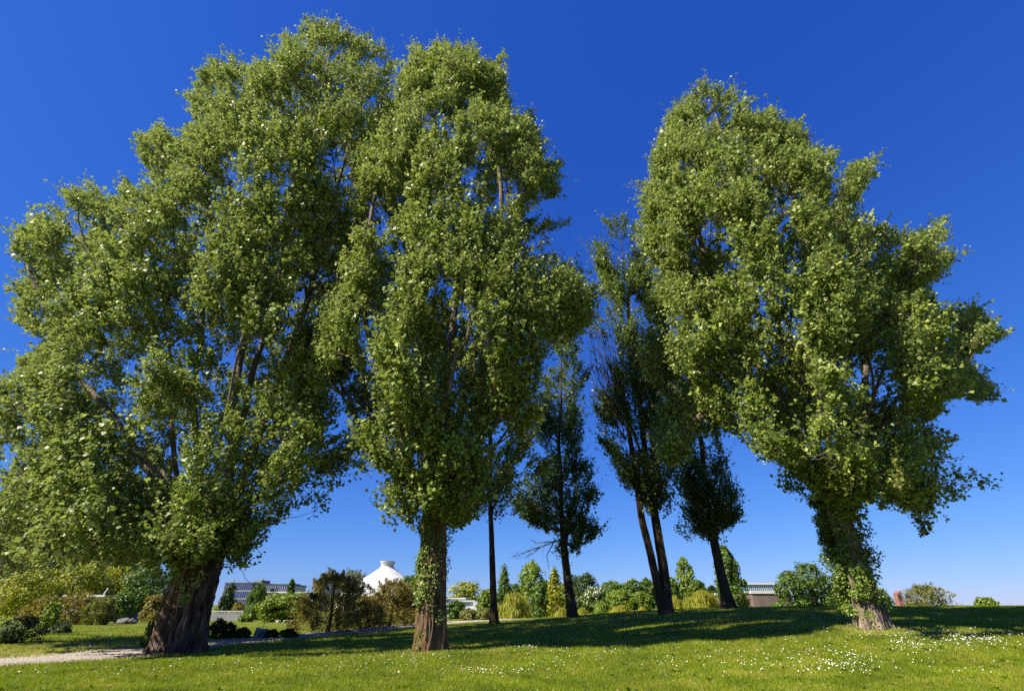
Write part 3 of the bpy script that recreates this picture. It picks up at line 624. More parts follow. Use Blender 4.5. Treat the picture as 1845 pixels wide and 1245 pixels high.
# ---- slim poplars behind
TP = [(1095, 402), (1120, 392), (1142, 408), (1152, 440), (1172, 478), (1180, 600), (1195, 740), (1215, 800), (1224, 870), (1200, 925), (1172, 938), (1150, 905), (1130, 880), (1108, 860), (1085, 800), (1078, 740), (1066, 680), (1058, 640), (1050, 590), (1078, 560), (1090, 530), (1070, 460), (1080, 425)]
def thinT(px, py): return np.where((px < 1112) & (py > 540) & (py < 715), .10, np.where((px < 1150) & (py > 540), .75, 1.))
def twin_extra(root, tp, Yt):
    pts = np.array([tp[0] + (-.22, 0, .1), at(1183, 1050, Yt - .1), at(1170, 990, Yt - .2), at(1156, 934, Yt - .2), at(1146, 850, Yt - .2), at(1130, 760, Yt - .2), at(1118, 690, Yt - .2)])
    trunk_mesh(pts, [.27, .23, .21, .20, .18, .14, .09], M_BARKD, root, seg=40, rings=60, ridges=.05, flare=0, seed=9, name='trunk')
    g = Geo()
    for k in range(46):                              # bare upright twigs on the left flank
        p0 = at(1118 + rng.uniform(-8, 22), rng.uniform(690, 800), Yt + rng.uniform(-1, 1)); e = at(rng.uniform(1052, 1112), rng.uniform(545, 690), Yt + rng.uniform(-1.6, 1.6))
        if e[2] < p0[2] + 2: e[2] = p0[2] + 2 + rng.random() * 2
        mid = p0 * .45 + e * .55; mid[0] -= .35 * abs(e[0] - p0[0]); g.tube([p0, mid, e], [.035, .02, .007], 4)
    g.build('bare_twigs', M_BARKD, root)
big_tree('tallest slim poplar, two dark stems from one foot, bare twigs on its left flank', (1200, 1106), TP, 1105,
         [[(1160, 800, 0), (1150, 700, 0), (1130, 520, 0), (1116, 400, 0)], [(1150, 800, .5), (1100, 690, .5), (1085, 600, 0)], [(1175, 860, 0), (1180, 760, 0), (1165, 600, 0)]],
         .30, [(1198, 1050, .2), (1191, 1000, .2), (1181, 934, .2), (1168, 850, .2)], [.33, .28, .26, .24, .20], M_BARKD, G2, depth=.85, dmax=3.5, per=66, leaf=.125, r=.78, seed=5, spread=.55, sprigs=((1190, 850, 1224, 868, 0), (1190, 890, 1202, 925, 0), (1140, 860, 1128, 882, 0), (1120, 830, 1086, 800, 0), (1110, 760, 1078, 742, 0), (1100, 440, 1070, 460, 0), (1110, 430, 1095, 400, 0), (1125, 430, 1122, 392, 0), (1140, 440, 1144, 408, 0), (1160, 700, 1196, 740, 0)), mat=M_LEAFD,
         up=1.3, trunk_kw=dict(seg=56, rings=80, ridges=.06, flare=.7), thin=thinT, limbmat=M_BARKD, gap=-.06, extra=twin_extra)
CP = [(1000, 600), (1025, 590), (1045, 640), (1057, 680), (1048, 760), (1046, 820), (1062, 850), (1076, 905), (1050, 922), (1079, 965), (1045, 992), (1022, 1022), (1006, 1005), (978, 990), (955, 942), (924, 916), (930, 888), (962, 860), (968, 780), (976, 690)]
def dead(root, tp, Yt):
    g = Geo()
    for a, b, c in (((1003, 975), (975, 984), (922, 1004)), ((985, 981), (965, 988), (948, 993)), ((975, 984), (960, 996), (945, 1006)), ((1000, 972), (985, 1000), (990, 1030)), ((1003, 975), (965, 978), (955, 970))):
        g.tube([at(a[0], a[1], Yt - 1), at(b[0], b[1], Yt - 1.5), at(c[0], c[1], Yt - 2)], [.05, .035, .012], 5)
    for k in range(40):
        x = rng.uniform(925, 990); p = at(x, 1003 - (x - 922) * .36 + rng.normal(0, 2), Yt - 1.6); g.tube([p, p + rng.normal(0, .28, 3)], [.012, .005], 3)
    g.build('dead_branch', M_DEAD, root)
big_tree('slim poplar beside the middle trunk with a pale dead branch hanging to its left', (1031, 1112), CP, 722,
         [[(1012, 930, 0), (1008, 820, 0), (1010, 700, 0), (1015, 600, 0)], [(990, 950, 0), (960, 900, 0)], [(1030, 950, 0), (1055, 900, 0)]],
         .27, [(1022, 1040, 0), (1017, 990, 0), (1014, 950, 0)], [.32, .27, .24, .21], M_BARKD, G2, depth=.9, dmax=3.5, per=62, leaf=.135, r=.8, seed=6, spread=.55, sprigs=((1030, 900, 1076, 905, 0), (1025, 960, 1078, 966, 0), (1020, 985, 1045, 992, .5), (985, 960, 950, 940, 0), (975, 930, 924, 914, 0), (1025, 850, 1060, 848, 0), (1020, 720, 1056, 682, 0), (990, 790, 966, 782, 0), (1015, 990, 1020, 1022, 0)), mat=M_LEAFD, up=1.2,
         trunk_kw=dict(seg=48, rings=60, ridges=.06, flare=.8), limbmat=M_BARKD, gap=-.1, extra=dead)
EP = [(850, 620), (920, 620), (930, 850), (908, 950), (903, 975), (893, 1010), (882, 1000), (866, 965), (860, 930), (845, 850)]
big_tree('slimmest dark poplar, standing just right of the middle trunk', (890, 1125), EP, 510,
         [[(884, 900, 0), (882, 800, 0), (880, 640, 0)], [(895, 900, 0), (900, 800, 0)]],
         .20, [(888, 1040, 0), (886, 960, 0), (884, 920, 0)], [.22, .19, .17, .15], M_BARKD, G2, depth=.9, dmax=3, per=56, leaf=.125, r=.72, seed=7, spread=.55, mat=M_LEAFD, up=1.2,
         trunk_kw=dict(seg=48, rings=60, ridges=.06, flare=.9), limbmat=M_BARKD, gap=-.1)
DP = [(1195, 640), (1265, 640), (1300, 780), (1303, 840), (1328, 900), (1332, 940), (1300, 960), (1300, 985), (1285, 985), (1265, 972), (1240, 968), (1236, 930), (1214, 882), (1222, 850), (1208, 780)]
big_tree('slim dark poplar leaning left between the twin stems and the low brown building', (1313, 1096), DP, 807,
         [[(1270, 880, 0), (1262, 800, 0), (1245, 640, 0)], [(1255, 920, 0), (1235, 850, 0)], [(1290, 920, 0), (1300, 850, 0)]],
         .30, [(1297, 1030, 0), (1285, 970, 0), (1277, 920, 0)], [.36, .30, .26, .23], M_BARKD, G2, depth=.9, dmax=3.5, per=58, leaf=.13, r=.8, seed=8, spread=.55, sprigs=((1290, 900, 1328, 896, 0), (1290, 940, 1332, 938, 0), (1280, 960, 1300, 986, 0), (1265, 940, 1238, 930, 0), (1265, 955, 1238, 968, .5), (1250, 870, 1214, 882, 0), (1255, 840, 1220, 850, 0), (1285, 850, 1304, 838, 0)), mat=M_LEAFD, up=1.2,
         trunk_kw=dict(seg=48, rings=60, ridges=.06, flare=.9), limbmat=M_BARKD, gap=-.08)

# ------------------------------------------------------------------ trees and shrubs of the background
BM = {
    'mid': leaf_mat('mid_green_leaf', (.045, .085, .008), (.09, .150, .014), (.16, .23, .03), rough=.55, bscale=.3),
    'dark': leaf_mat('dark_green_leaf', (.022, .042, .010), (.045, .078, .014), (.08, .125, .028), rough=.6, bscale=.3),
    'yellow': leaf_mat('yellow_green_leaf', (.13, .16, .006), (.26, .28, .010), (.38, .37, .03), rough=.55, bscale=.3),
    'gold': leaf_mat('willow_leaf', (.14, .15, .008), (.27, .27, .016), (.40, .38, .05), rough=.55, bscale=.3),
    'lime': leaf_mat('lime_leaf', (.08, .125, .008), (.15, .22, .012), (.25, .32, .035), rough=.55, bscale=.3),
    'brown': leaf_mat('brown_needle', (.14, .095, .022), (.23, .185, .045), (.28, .30, .07), rough=.7, bscale=.5),
    'olive': leaf_mat('olive_needle', (.10, .085, .02), (.16, .165, .035), (.23, .26, .06), rough=.65, bscale=.5),
    'flower': plain('blossom', (.55, .52, .42), .6, .1),
}
M_BGBARK = bark_mat('far_bark', (.04, .03, .02), (.09, .065, .045), (.15, .11, .08), scale=2)

def bg_tree(name, label, cx, y0, y1, wpx, Y, kind, mat, group=None, n=None, cat='tree', leaf=None, lumps=None, crown_from=.12, mats2=None, dep=.8):
    """cx: pixel column, y0 crown top, y1 foot, wpx crown width, Y distance"""
    P0 = at(cx, y1, Y); gx = P0[0]; gz = float(gh(gx, Y)); B = np.array([gx, Y, gz]); T = at(cx, y0, Y); H = T[2] - gz
    t = Y / ray(cx, (y0 + y1) / 2)[1]; Wd = wpx * t / F
    root = empty(name, B, label=label, cat=cat, group=group)
    zc0 = max(0., crown_from * H); a, b_, c = Wd / 2, Wd / 2 * dep, (H - zc0) / 2; cen = np.array([0, 0, zc0 + c])
    leaf = leaf or .0031 * Y * (1.15 if kind == 'needle' else 1.); area = math.pi * (a * c) ; n = n or int(np.clip(area / (leaf ** 2) * 12.0, 3500, 34000))
    # lobes of the crown, set into an uneven envelope
    def env(z):
        if kind == 'column': return np.sqrt(np.clip(1 - np.abs((z + .35) / 1.35) ** 2.4, .0, 1))
        if kind == 'cone': return np.clip((1 - z) / 2, 0, 1) ** .75
        if kind in ('dome', 'willow', 'needle', 'pine'): return np.where(z > -.35, np.sqrt(np.clip(1 - ((z + .35) / 1.35) ** 2, 0, 1)), 1 - .18 * (-.35 - z) / .65)
        return np.sqrt(np.clip(1 - np.abs(z) ** 2.3, 0, 1))
    k = lumps or int(np.clip(18 + area * .9, 18, 90)); zz = rng.random(k) * 1.9 - .95; an = rng.random(k) * 6.28; rr = env(zz) * .90 * rng.random(k) ** .3
    lc = np.stack([rr * np.cos(an), rr * np.sin(an), zz * .88], -1)
    ls = rng.uniform(.12, .36, k); S = np.array([a, b_, c]); mn = min(a, c)
    if kind == 'needle': ls = rng.uniform(.10, .26, k)
    li = rng.integers(0, k, n); u = rand_unit(n); rad = rng.random(n) ** .4
    lump_r = ls[li][:, None] * np.array([a, a, (a + c) / 2]) * (np.array([1, 1, 1.7]) if kind in ('needle', 'cone') else 1)
    P = lc[li] * S + u * rad[:, None] * lump_r
    if kind == 'pine':
        k = 170; zz = rng.random(k) ** .9 * 2 - 1; an = rng.random(k) * 6.28; sd1 = random.random() * 40
        wb = np.array([mnoise.noise(Vector((math.cos(t) * 1.3, math.sin(t) * 1.3, z_ * 1.6 + sd1))) for t, z_ in zip(an, zz)])
        rr = np.sqrt(np.clip(1 - np.clip((zz + .55) / 1.55, 0, 1) ** 2.0, 0, 1)) * np.clip(.78 + .75 * wb, .35, 1.15) * (1 - rng.random(k) * .35)
        lc = np.stack([rr * np.cos(an), rr * np.sin(an), zz * .9 + .18 * wb], -1); ls = rng.uniform(.08, .20, k); li = rng.integers(0, k, n)
        o2 = unit(lc * np.array([1, 1, .3]) + np.array([0, 0, .55])); s2 = rng.random(n) ** .7
        P = lc[li] * S + (o2[li] * (s2 - .4)[:, None] * 2.3 + u * .75 * (1.15 - s2)[:, None]) * (ls[li] * (a + c) / 2)[:, None]
    nf = int(n * (.38 if kind != 'pine' else .24)); z2 = rng.random(nf) * 2 - 1; a2 = rng.random(nf) * 6.28; sd0 = random.random() * 40
    wob = np.array([mnoise.noise(Vector((math.cos(t) * 1.6, math.sin(t) * 1.6, z_ * 2.4 + sd0))) for t, z_ in zip(a2, z2)])
    r2 = env(z2) * np.clip(.80 + .60 * wob, .35, 1.1) * rng.random(nf) ** .28
    P[:nf] = np.stack([r2 * np.cos(a2) * a, r2 * np.sin(a2) * b_, z2 * c * .97], -1); u[:nf] = unit(P[:nf] / S + 1e-6)
    out = unit(P / S + 1e-6); nr = unit(u * .8 + out * .4 + rand_unit(n) * .6 + np.array([0, 0, .3])); d = unit(rand_unit(n))
    L = leaf * rng.uniform(.7, 1.4, n); W = L * .9
    if kind == 'willow':
        P[:, 2] -= np.abs(rng.normal(0, .18, n)) * c; d = unit(np.array([0, 0, -1.]) + .22 * rand_unit(n)); L = L * 2.6; W = W * .42; nr = unit(out * np.array([1, 1, .2]) + .5 * rand_unit(n))
    if kind in ('column',): d = unit(np.array([0, 0, 1.2]) + .9 * rand_unit(n))
    if kind == 'pine': d = unit(o2[li] + .8 * rand_unit(n)); L = L * 1.5; W = W * .45
    if kind == 'needle': d = unit(out * .5 + np.array([0, 0, .7]) + .7 * rand_unit(n)); L = L * 1.6; W = W * .5
    P = P + cen; P[:, 2] = np.abs(P[:, 2]) + .02
    V, Fc = leaves_np(P, d, nr, L, W); br = np.clip(rng.random(n) * .6 + (rng.random(k) * .4)[li], 0, 1)
    mesh_np('crown', V, Fc, BM[mat], root, attrs={'rnd': br})
    if mats2:                                                 # second foliage colour / blossom candles
        sel = rng.random(n) < mats2[1]; q = P[sel] + out[sel] * .15; m = len(q)
        V, Fc = leaves_np(q, unit(np.array([0, 0, 1.]) + .5 * rand_unit(m)), unit(nr[sel]), np.full(m, leaf * 1.3), np.full(m, leaf * .7)); mesh_np('blossom', V, Fc, BM[mats2[0]], root)
    if cat == 'tree':
        g = Geo(); r0 = max(.07, .035 * H); g.tube([(0, 0, -.1), (0.03 * H, 0, H * .25), (0, .02 * H, H * .6), (0, 0, H * .85)], [r0 * 1.25, r0, r0 * .6, r0 * .15], 10)
    else:
        g = Geo()
        for q in range(5): e = lc[rng.integers(0, k)] * S + cen; g.tube([(rng.normal(0, .05), rng.normal(0, .05), -.05), tuple(e * np.array([.5, .5, .45])), tuple(e)], [.05, .035, .012], 6)
    for q in range(9 if cat == 'tree' else 4):
        e = lc[rng.integers(0, k)] * S + cen; s0 = np.array([0, 0, e[2] * .5]); g.tube([s0, (s0 + e) / 2 + np.array([0, 0, -.05 * H]), e], [max(.03, .012 * H), .02, .01], 5)
    g.build('trunk', M_BGBARK, root, smooth=True)
    return root

T = bg_tree
# --- far left, beyond the path
T('round_shrub', 'dark rounded shrub at the left edge of the lawn', 22, 1112, 1166, 80, 27, 'dome', 'dark', cat='shrub', crown_from=0)
T('young_tree', 'thin young yellow-green tree on the far lawn at the left', 76, 1085, 1148, 34, 34, 'round', 'lime', crown_from=.2, n=1500)
T('low_shrub', 'spreading dark green shrub right behind the thin young tree', 95, 1122, 1146, 60, 36, 'dome', 'dark', cat='shrub', crown_from=0)
G3 = 'maples behind the far lawn'
T('tall_tree', 'tall dark tree behind the maples at the left edge', 40, 975, 1130, 170, 98, 'round', 'dark')
T('tall_tree', 'tall green tree behind the low white roof', 165, 985, 1130, 150, 100, 'round', 'mid')
T('maple_tree', 'yellow-green maple farthest left under the big crown', 20, 1028, 1135, 120, 66, 'round', 'yellow', G3, crown_from=.1)
T('maple_tree', 'bright yellow-green maple above the brown shrubs', 100, 1012, 1130, 130, 74, 'round', 'yellow', G3, crown_from=.1)
T('maple_tree', 'yellow-green maple just right of the low white roof', 175, 1020, 1130, 90, 80, 'round', 'yellow', G3, crown_from=.1)
T('broadleaf_tree', 'dark green tree left of the reddish trunk', 232, 1015, 1124, 75, 62, 'round', 'mid', crown_from=.12)
T('broadleaf_tree', 'low spreading green tree in front of the white roof end', 205, 1068, 1124, 60, 56, 'dome', 'mid', crown_from=.2)
T('broadleaf_tree', 'dark green tree half hidden behind the reddish trunk', 290, 1020, 1124, 80, 70, 'round', 'dark', crown_from=.1)
G4 = 'brown shrubs on the far lawn'
T('brown_shrub', 'brown shrub nearest the left edge', 62, 1078, 1128, 60, 48, 'needle', 'brown', G4, cat='shrub', crown_from=0)
T('brown_shrub', 'wide brown shrub below the low white roof', 115, 1072, 1128, 80, 52, 'needle', 'brown', G4, cat='shrub', crown_from=0)
T('brown_shrub', 'dark brown shrub right of the wide one, with a dark base', 168, 1080, 1129, 52, 50, 'needle', 'olive', G4, cat='shrub', crown_from=0)
T('brown_conifer', 'small rusty brown conifer just left of the reddish trunk', 266, 1072, 1130, 44, 46, 'dome', 'brown', crown_from=.2)
T('low_shrub', 'small green bush at the foot of the reddish trunk on its left', 268, 1122, 1150, 22, 24, 'dome', 'mid', cat='shrub', crown_from=0, leaf=.08)
# --- between the left and middle trunks
T('dark_conifer', 'dark conifer right beside the reddish trunk', 404, 1052, 1112, 44, 75, 'cone', 'dark', crown_from=.05)
T('rust_shrub', 'rusty orange shrub over the grey retaining wall', 428, 1086, 1106, 30, 68, 'dome', 'brown', cat='shrub', crown_from=.0)
T('weeping_tree', 'weeping green tree in front of the blue glass block', 455, 1046, 1116, 42, 66, 'willow', 'mid', crown_from=.1)
T('weeping_tree', 'thin weeping conifer in front of the beige hall', 514, 1046, 1110, 20, 80, 'cone', 'mid', crown_from=.3)
T('spreading_tree', 'low spreading bright green tree at the centre of the far lawn', 508, 1071, 1119, 108, 60, 'dome', 'lime', crown_from=.08, n=16000)
T('low_shrub', 'low green bush left of the spreading green tree', 442, 1108, 1120, 26, 60, 'dome', 'lime', cat='shrub', crown_from=0)
G5 = 'dark low bushes along the near edge of the lawn bank'
for cx_, y0_, w_, lb in ((388, 1118, 34, 'dark low bush touching the right side of the reddish trunk'), (409, 1126, 30, 'taller feathery dark bush on the lawn bank'), (436, 1134, 28, 'dark low bush left of the green utility box'),
                         (488, 1138, 26, 'dark low bush right of the green utility box'), (518, 1137, 34, 'dark low bush left of the large brown pine')):
    T('low_shrub', lb, cx_, y0_, 1150, w_, 29, 'pine', 'dark', G5, cat='shrub', crown_from=0, leaf=.07)
G6 = 'shaggy brownish pines beside the gravel path'
T('brown_pine', 'tall shaggy brown-green pine at the edge of the gravel path', 588, 1036, 1146, 152, 35, 'pine', 'brown', G6, crown_from=.0, n=34000, leaf=.085)
T('brown_pine', 'green-tipped pine top behind the shaggy brown pine', 620, 1028, 1130, 76, 39, 'pine', 'olive', G6, crown_from=.1, n=12000, leaf=.085)
T('brown_pine', 'low shaggy brown pine in the middle between the two tall brown ones', 656, 1078, 1142, 84, 38, 'pine', 'brown', G6, crown_from=.0, n=14000, leaf=.085)
T('brown_pine', 'shaggy brown pine below the white cone roof', 700, 1050, 1139, 116, 41, 'pine', 'brown', G6, crown_from=.0, n=28000, leaf=.095)
T('brown_pine', 'shaggy brown pine touching the middle trunk on its left', 738, 1050, 1136, 66, 44, 'pine', 'olive', G6, crown_from=.0, n=16000, leaf=.095)
T('broadleaf_tree', 'dark green tree right of the white cone roof', 738, 1036, 1120, 60, 80, 'round', 'mid')
# --- between the middle trunk and the twin stems
T('yellow_green_tree', 'yellow-green tree behind the white building right of the middle trunk', 835, 1048, 1115, 70, 120, 'round', 'yellow')
T('round_bush', 'round dark green bush in front of the white building', 820, 1083, 1122, 40, 70, 'round', 'mid', crown_from=0)
T('olive_shrub', 'low olive shrub left of the slimmest poplar', 845, 1098, 1124, 34, 62, 'dome', 'olive', cat='shrub', crown_from=0)
T('olive_shrub', 'low olive shrub touching the slimmest poplar', 872, 1096, 1124, 32, 60, 'dome', 'olive', cat='shrub', crown_from=0)
T('broadleaf_tree', 'small green tree between the white building and the slimmest poplar', 877, 1062, 1120, 34, 75, 'round', 'lime')
T('conifer', 'pointed green conifer right of the slimmest poplar', 908, 1022, 1110, 36, 110, 'cone', 'mid')
T('tall_round_tree', 'tall round-topped green tree below the pale dead branch', 960, 1013, 1115, 54, 105, 'column', 'lime')
T('golden_willow', 'large golden weeping willow right of the slimmest poplar', 928, 1064, 1124, 74, 70, 'willow', 'gold', crown_from=0)
T('dark_cypress', 'dark green cypress overlapping the large golden willow', 973, 1050, 1118, 32, 66, 'column', 'mid', crown_from=0)
T('yellow_conifer', 'yellow-green conifer left of the poplar with the dead branch', 1002, 1025, 1112, 44, 82, 'cone', 'yellow', crown_from=0)
G7 = 'low golden willows along the hedge line'
T('golden_willow', 'small golden willow left of the foot of the poplar with the dead branch', 1012, 1094, 1114, 30, 60, 'willow', 'gold', G7, crown_from=0)
T('golden_willow', 'small golden willow right of the foot of the poplar with the dead branch', 1048, 1094, 1113, 26, 60, 'willow', 'gold', G7, crown_from=0)
T('golden_willow', 'wide low golden willow below the white-flowered chestnut', 1116, 1090, 1112, 54, 62, 'willow', 'gold', G7, crown_from=0)
T('golden_willow', 'small golden willow left of the twin stems', 1158, 1093, 1112, 28, 62, 'willow', 'gold', G7, crown_from=0)
T('golden_willow', 'greenish willow between the chestnut and the wide golden willow', 1085, 1080, 1112, 36, 66, 'willow', 'lime', G7, crown_from=0)
T('dark_pine', 'dark rounded pine farthest left of the dark pair', 1034, 1036, 1112, 40, 130, 'round', 'dark')
T('dark_pine', 'dark flat-topped pine right of its darker neighbour', 1062, 1033, 1112, 50, 125, 'dome', 'dark')
T('chestnut_tree', 'chestnut tree dotted with white blossom candles', 1072, 1060, 1112, 50, 90, 'round', 'mid', mats2=('flower', .07))
T('broadleaf_tree', 'deep green tree right of the dark flat-topped pine', 1106, 1048, 1112, 56, 105, 'round', 'mid')
T('broadleaf_tree', 'green tree behind the left of the twin stems', 1148, 1044, 1112, 46, 115, 'round', 'mid')
T('yellow_green_tree', 'yellow-green tree in the middle of the hedge line', 1122, 1062, 1112, 56, 84, 'round', 'lime')
T('yellow_green_tree', 'lower yellow-green tree touching the twin stems', 1158, 1066, 1112, 42, 84, 'round', 'lime')
T('broadleaf_tree', 'round green tree top seen just left of the twin stems', 1172, 1042, 1112, 30, 120, 'round', 'mid')
# --- between the twin stems and the right trunk
T('broadleaf_tree', 'round green tree just right of the twin stems', 1218, 1040, 1110, 34, 110, 'round', 'mid')
T('upright_poplar', 'pointed light green poplar in the gap right of the twin stems', 1246, 1004, 1110, 36, 115, 'column', 'lime')
T('broadleaf_tree', 'round green tree below the pointed light green poplar', 1268, 1046, 1110, 30, 112, 'round', 'mid')
T('broadleaf_tree', 'dark tree left of the leaning slim poplar foot', 1292, 1056, 1108, 30, 100, 'round', 'dark')
T('golden_willow', 'golden weeping willow right of the twin stems', 1218, 1070, 1106, 38, 64, 'willow', 'gold', G7, crown_from=0)
T('golden_willow', 'largest golden weeping willow left of the leaning slim poplar', 1268, 1060, 1105, 70, 60, 'willow', 'gold', G7, crown_from=0)
T('upright_poplar', 'broad column of a green poplar beside the brown building', 1327, 984, 1102, 54, 62, 'column', 'mid', crown_from=0, n=14000)
G9 = 'far trees filling the skyline behind the lawn'
for cx_, y0_, w_, m_, lb in ((930, 1052, 44, 'mid', 'far green tree behind the large golden willow'), (985, 1046, 40, 'mid', 'far green tree behind the dark green cypress'), (1020, 1050, 40, 'lime', 'far green tree right of the yellow-green conifer'),
        (1046, 1062, 44, 'dark', 'far dark tree below the dark pines'), (1092, 1058, 42, 'mid', 'far green tree between the chestnut and the deep green tree'), (1132, 1052, 44, 'dark', 'far dark green tree behind the hedge line middle'),
        (1168, 1056, 40, 'mid', 'far green tree behind the foot of the twin stems'), (1200, 1060, 38, 'lime', 'far light green tree seen past the right side of the twin stems'), (1232, 1050, 40, 'mid', 'far green tree at the foot of the pointed light green poplar'),
        (1284, 1066, 36, 'mid', 'far green tree behind the largest golden willow'), (1342, 1074, 30, 'dark', 'far dark tree between the green column poplar and the brown building')):
    T('skyline_tree', lb, cx_, y0_, 1110, w_, 128, 'round', m_, G9)
G8 = 'trees right of the brown building'
T('broadleaf_tree', 'green tree against the right end of the brown building', 1437, 1028, 1100, 62, 58, 'round', 'mid', G8, crown_from=.05)
T('broadleaf_tree', 'tall dark green tree left of the ivy trunk', 1474, 1015, 1100, 76, 60, 'round', 'mid', G8, crown_from=.05)
T('broadleaf_tree', 'green tree close against the ivy trunk', 1515, 1040, 1100, 60, 62, 'round', 'dark', G8, crown_from=.05)
T('low_shrub', 'low green shrub in front of the brown building wall', 1405, 1088, 1100, 34, 56, 'dome', 'mid', cat='shrub', crown_from=0)
T('broadleaf_tree', 'green tree just right of the ivy trunk', 1585, 1054, 1100, 50, 70, 'dome', 'mid')
T('brown_bush', 'broad brownish bush right of the leaning rusty pillar', 1680, 1058, 1098, 92, 60, 'needle', 'olive', cat='shrub', crown_from=0)
T('small_tree', 'small bright green tree on the skyline at the far right', 1782, 1077, 1097, 42, 75, 'dome', 'lime', crown_from=0)

# ------------------------------------------------------------------ buildings
M_WHITE = plain('white_concrete', (.50, .485, .46), .6, .05, .6)
M_BEIGE = plain('beige_concrete', (.52, .46, .38), .85, .1, .8)
M_GREY = plain('grey_concrete', (.20, .195, .19), .85, .12, 1.2)
M_BROWN = plain("brown_concrete", (.135, .095, .078), .9, .22, .9, bump=.3, streak=.15)
M_GLASSB = plain('blue_glass', (.02, .045, .17), .3, .2, .3)
M_GLASST = plain('teal_glass', (.05, .14, .15), .2, .15, .5)
M_DARK = plain('roof_and_shade_dark', (.03, .03, .035), .7, .1)  # near black: the office wing's roof, and shade painted on the pillar
M_RUST = plain('rusty_steel', (.22, .095, .07), .75, .25, 3.0, bump=.2)

def cone_roof():
    Y = 150.; c = at(693, 1060, Y); t = Y / ray(693, 1040)[1]; k = t / F
    root = empty('planetarium', (c[0], Y, 0), label='white planetarium with a ribbed cone roof flaring at its tip', cat='building')
    prof = [(1011, 13.8), (1012.5, 13.4), (1016, 11.8), (1020, 10.8), (1023, 12.5), (1026.5, 17), (1031, 23), (1037, 30.5), (1043, 40), (1050, 51), (1057, 62), (1066, 75), (1075, 86)]
    pr = [(r * k, float(at(693, y, Y)[2])) for y, r in prof]
    g = Geo(); g.lathe(pr, (0, 0, 0), 80); g.build('roof', M_WHITE, root)
    g = Geo()
    for q in range(28):
        a = 2 * math.pi * (q + .5) / 28; g.tube([((r + .08) * math.cos(a), (r + .08) * math.sin(a), z) for r, z in pr[1:]], [.02] * 5 + [.035] * (len(pr) - 6), 4)
    g.build('ribs', M_WHITE, root)
    g = Geo(); R = pr[-1][0]; g.lathe([(R * .93, pr[-1][1] + .25), (R * .93, 0)], (0, 0, 0), 80); g.build('wall', M_WHITE, root)
    g = Geo(); g.lathe([(pr[0][0] - .1, pr[0][1] - .2), (0.01, pr[0][1] - .8)], (0, 0, 0), 40); g.build('cap', M_GREY, root)
cone_roof()

def block(root, x0, x1, ytop, Y, dep, mat, name='wall', yb=None, rz=0.0):
    a = at(x0, ytop, Y); b = at(x1, ytop, Y); z1 = (a[2] + b[2]) / 2; zb = 0 if yb is None else at(x0, yb, Y)[2]
    return (a[0], b[0], zb, z1)
def band_building(name, label, x0, x1, ytop, Y, dep, wall, band, nb, pitch, cat='building', roofcol=None, mull=0, pent=None):
    a = at(x0, ytop, Y)[0]; b = at(x1, ytop, Y)[0]; z1 = float(at((x0 + x1) / 2, ytop, Y)[2]); cx = (a + b) / 2
    root = empty(name, (cx, Y + dep / 2, 0), label=label, cat=cat); W = b - a
    g = Geo(); g.box((0, 0, z1 / 2), (W, dep, z1)); g.build('wall', wall, root)
    for k in range(nb):
        z = z1 - 1.4 - k * pitch
        if z < .8: break
        g = Geo(); g.box((0, -dep / 2 - .02, z), (W * .97, .1, pitch * .74)); wnd = g.build('window', band, root)
        if mull:
            g = Geo()
            for q in range(mull + 1): g.box((-W * .485 + W * .97 * q / mull, -dep / 2 - .1, z), (.14, .08, pitch * .74))
            g.build('frame', wall, wnd)
    g = Geo(); g.box((0, 0, z1 + .18), (W + .5, dep + .5, .36)); g.build('roof', roofcol or wall, root)
    if pent:
        px0, px1, py = pent; A = at(px0, py, Y)[0] - cx; Bx = at(px1, py, Y)[0] - cx; zt = float(at(px0, py, Y)[2])
        g = Geo(); g.box(((A + Bx) / 2, 0, (z1 + .36 + zt) / 2), (Bx - A, dep * .4, zt - z1 - .36)); g.box((Bx - .4, -dep * .1, zt + .5), (.4, .4, 1.0)); g.build('plant_room', M_GREY, root)
    return root
band_building('office_block', 'dark blue glass office block with white floor bands right of the reddish trunk', 406, 456, 1050, 230, 22, M_GREY, M_GLASSB, 7, 3.0, mull=14, pent=(446, 459, 1043.5))
band_building('office_block', 'lower grey office wing with dark window bands behind the weeping trees', 474, 521, 1053.5, 235, 20, M_BEIGE, M_GLASSB, 7, 2.7, roofcol=M_DARK, mull=14, pent=(510, 519, 1050))
band_building('concrete_hall', 'low beige concrete hall with a flat white-edged roof', 492, 560, 1068, 180, 18, M_BEIGE, M_DARK, 0, 3.0, roofcol=M_WHITE)
band_building('concrete_annexe', 'small white concrete annexe at the right end of the beige hall', 557, 577, 1070, 172, 12, M_WHITE, M_DARK, 0, 3.)

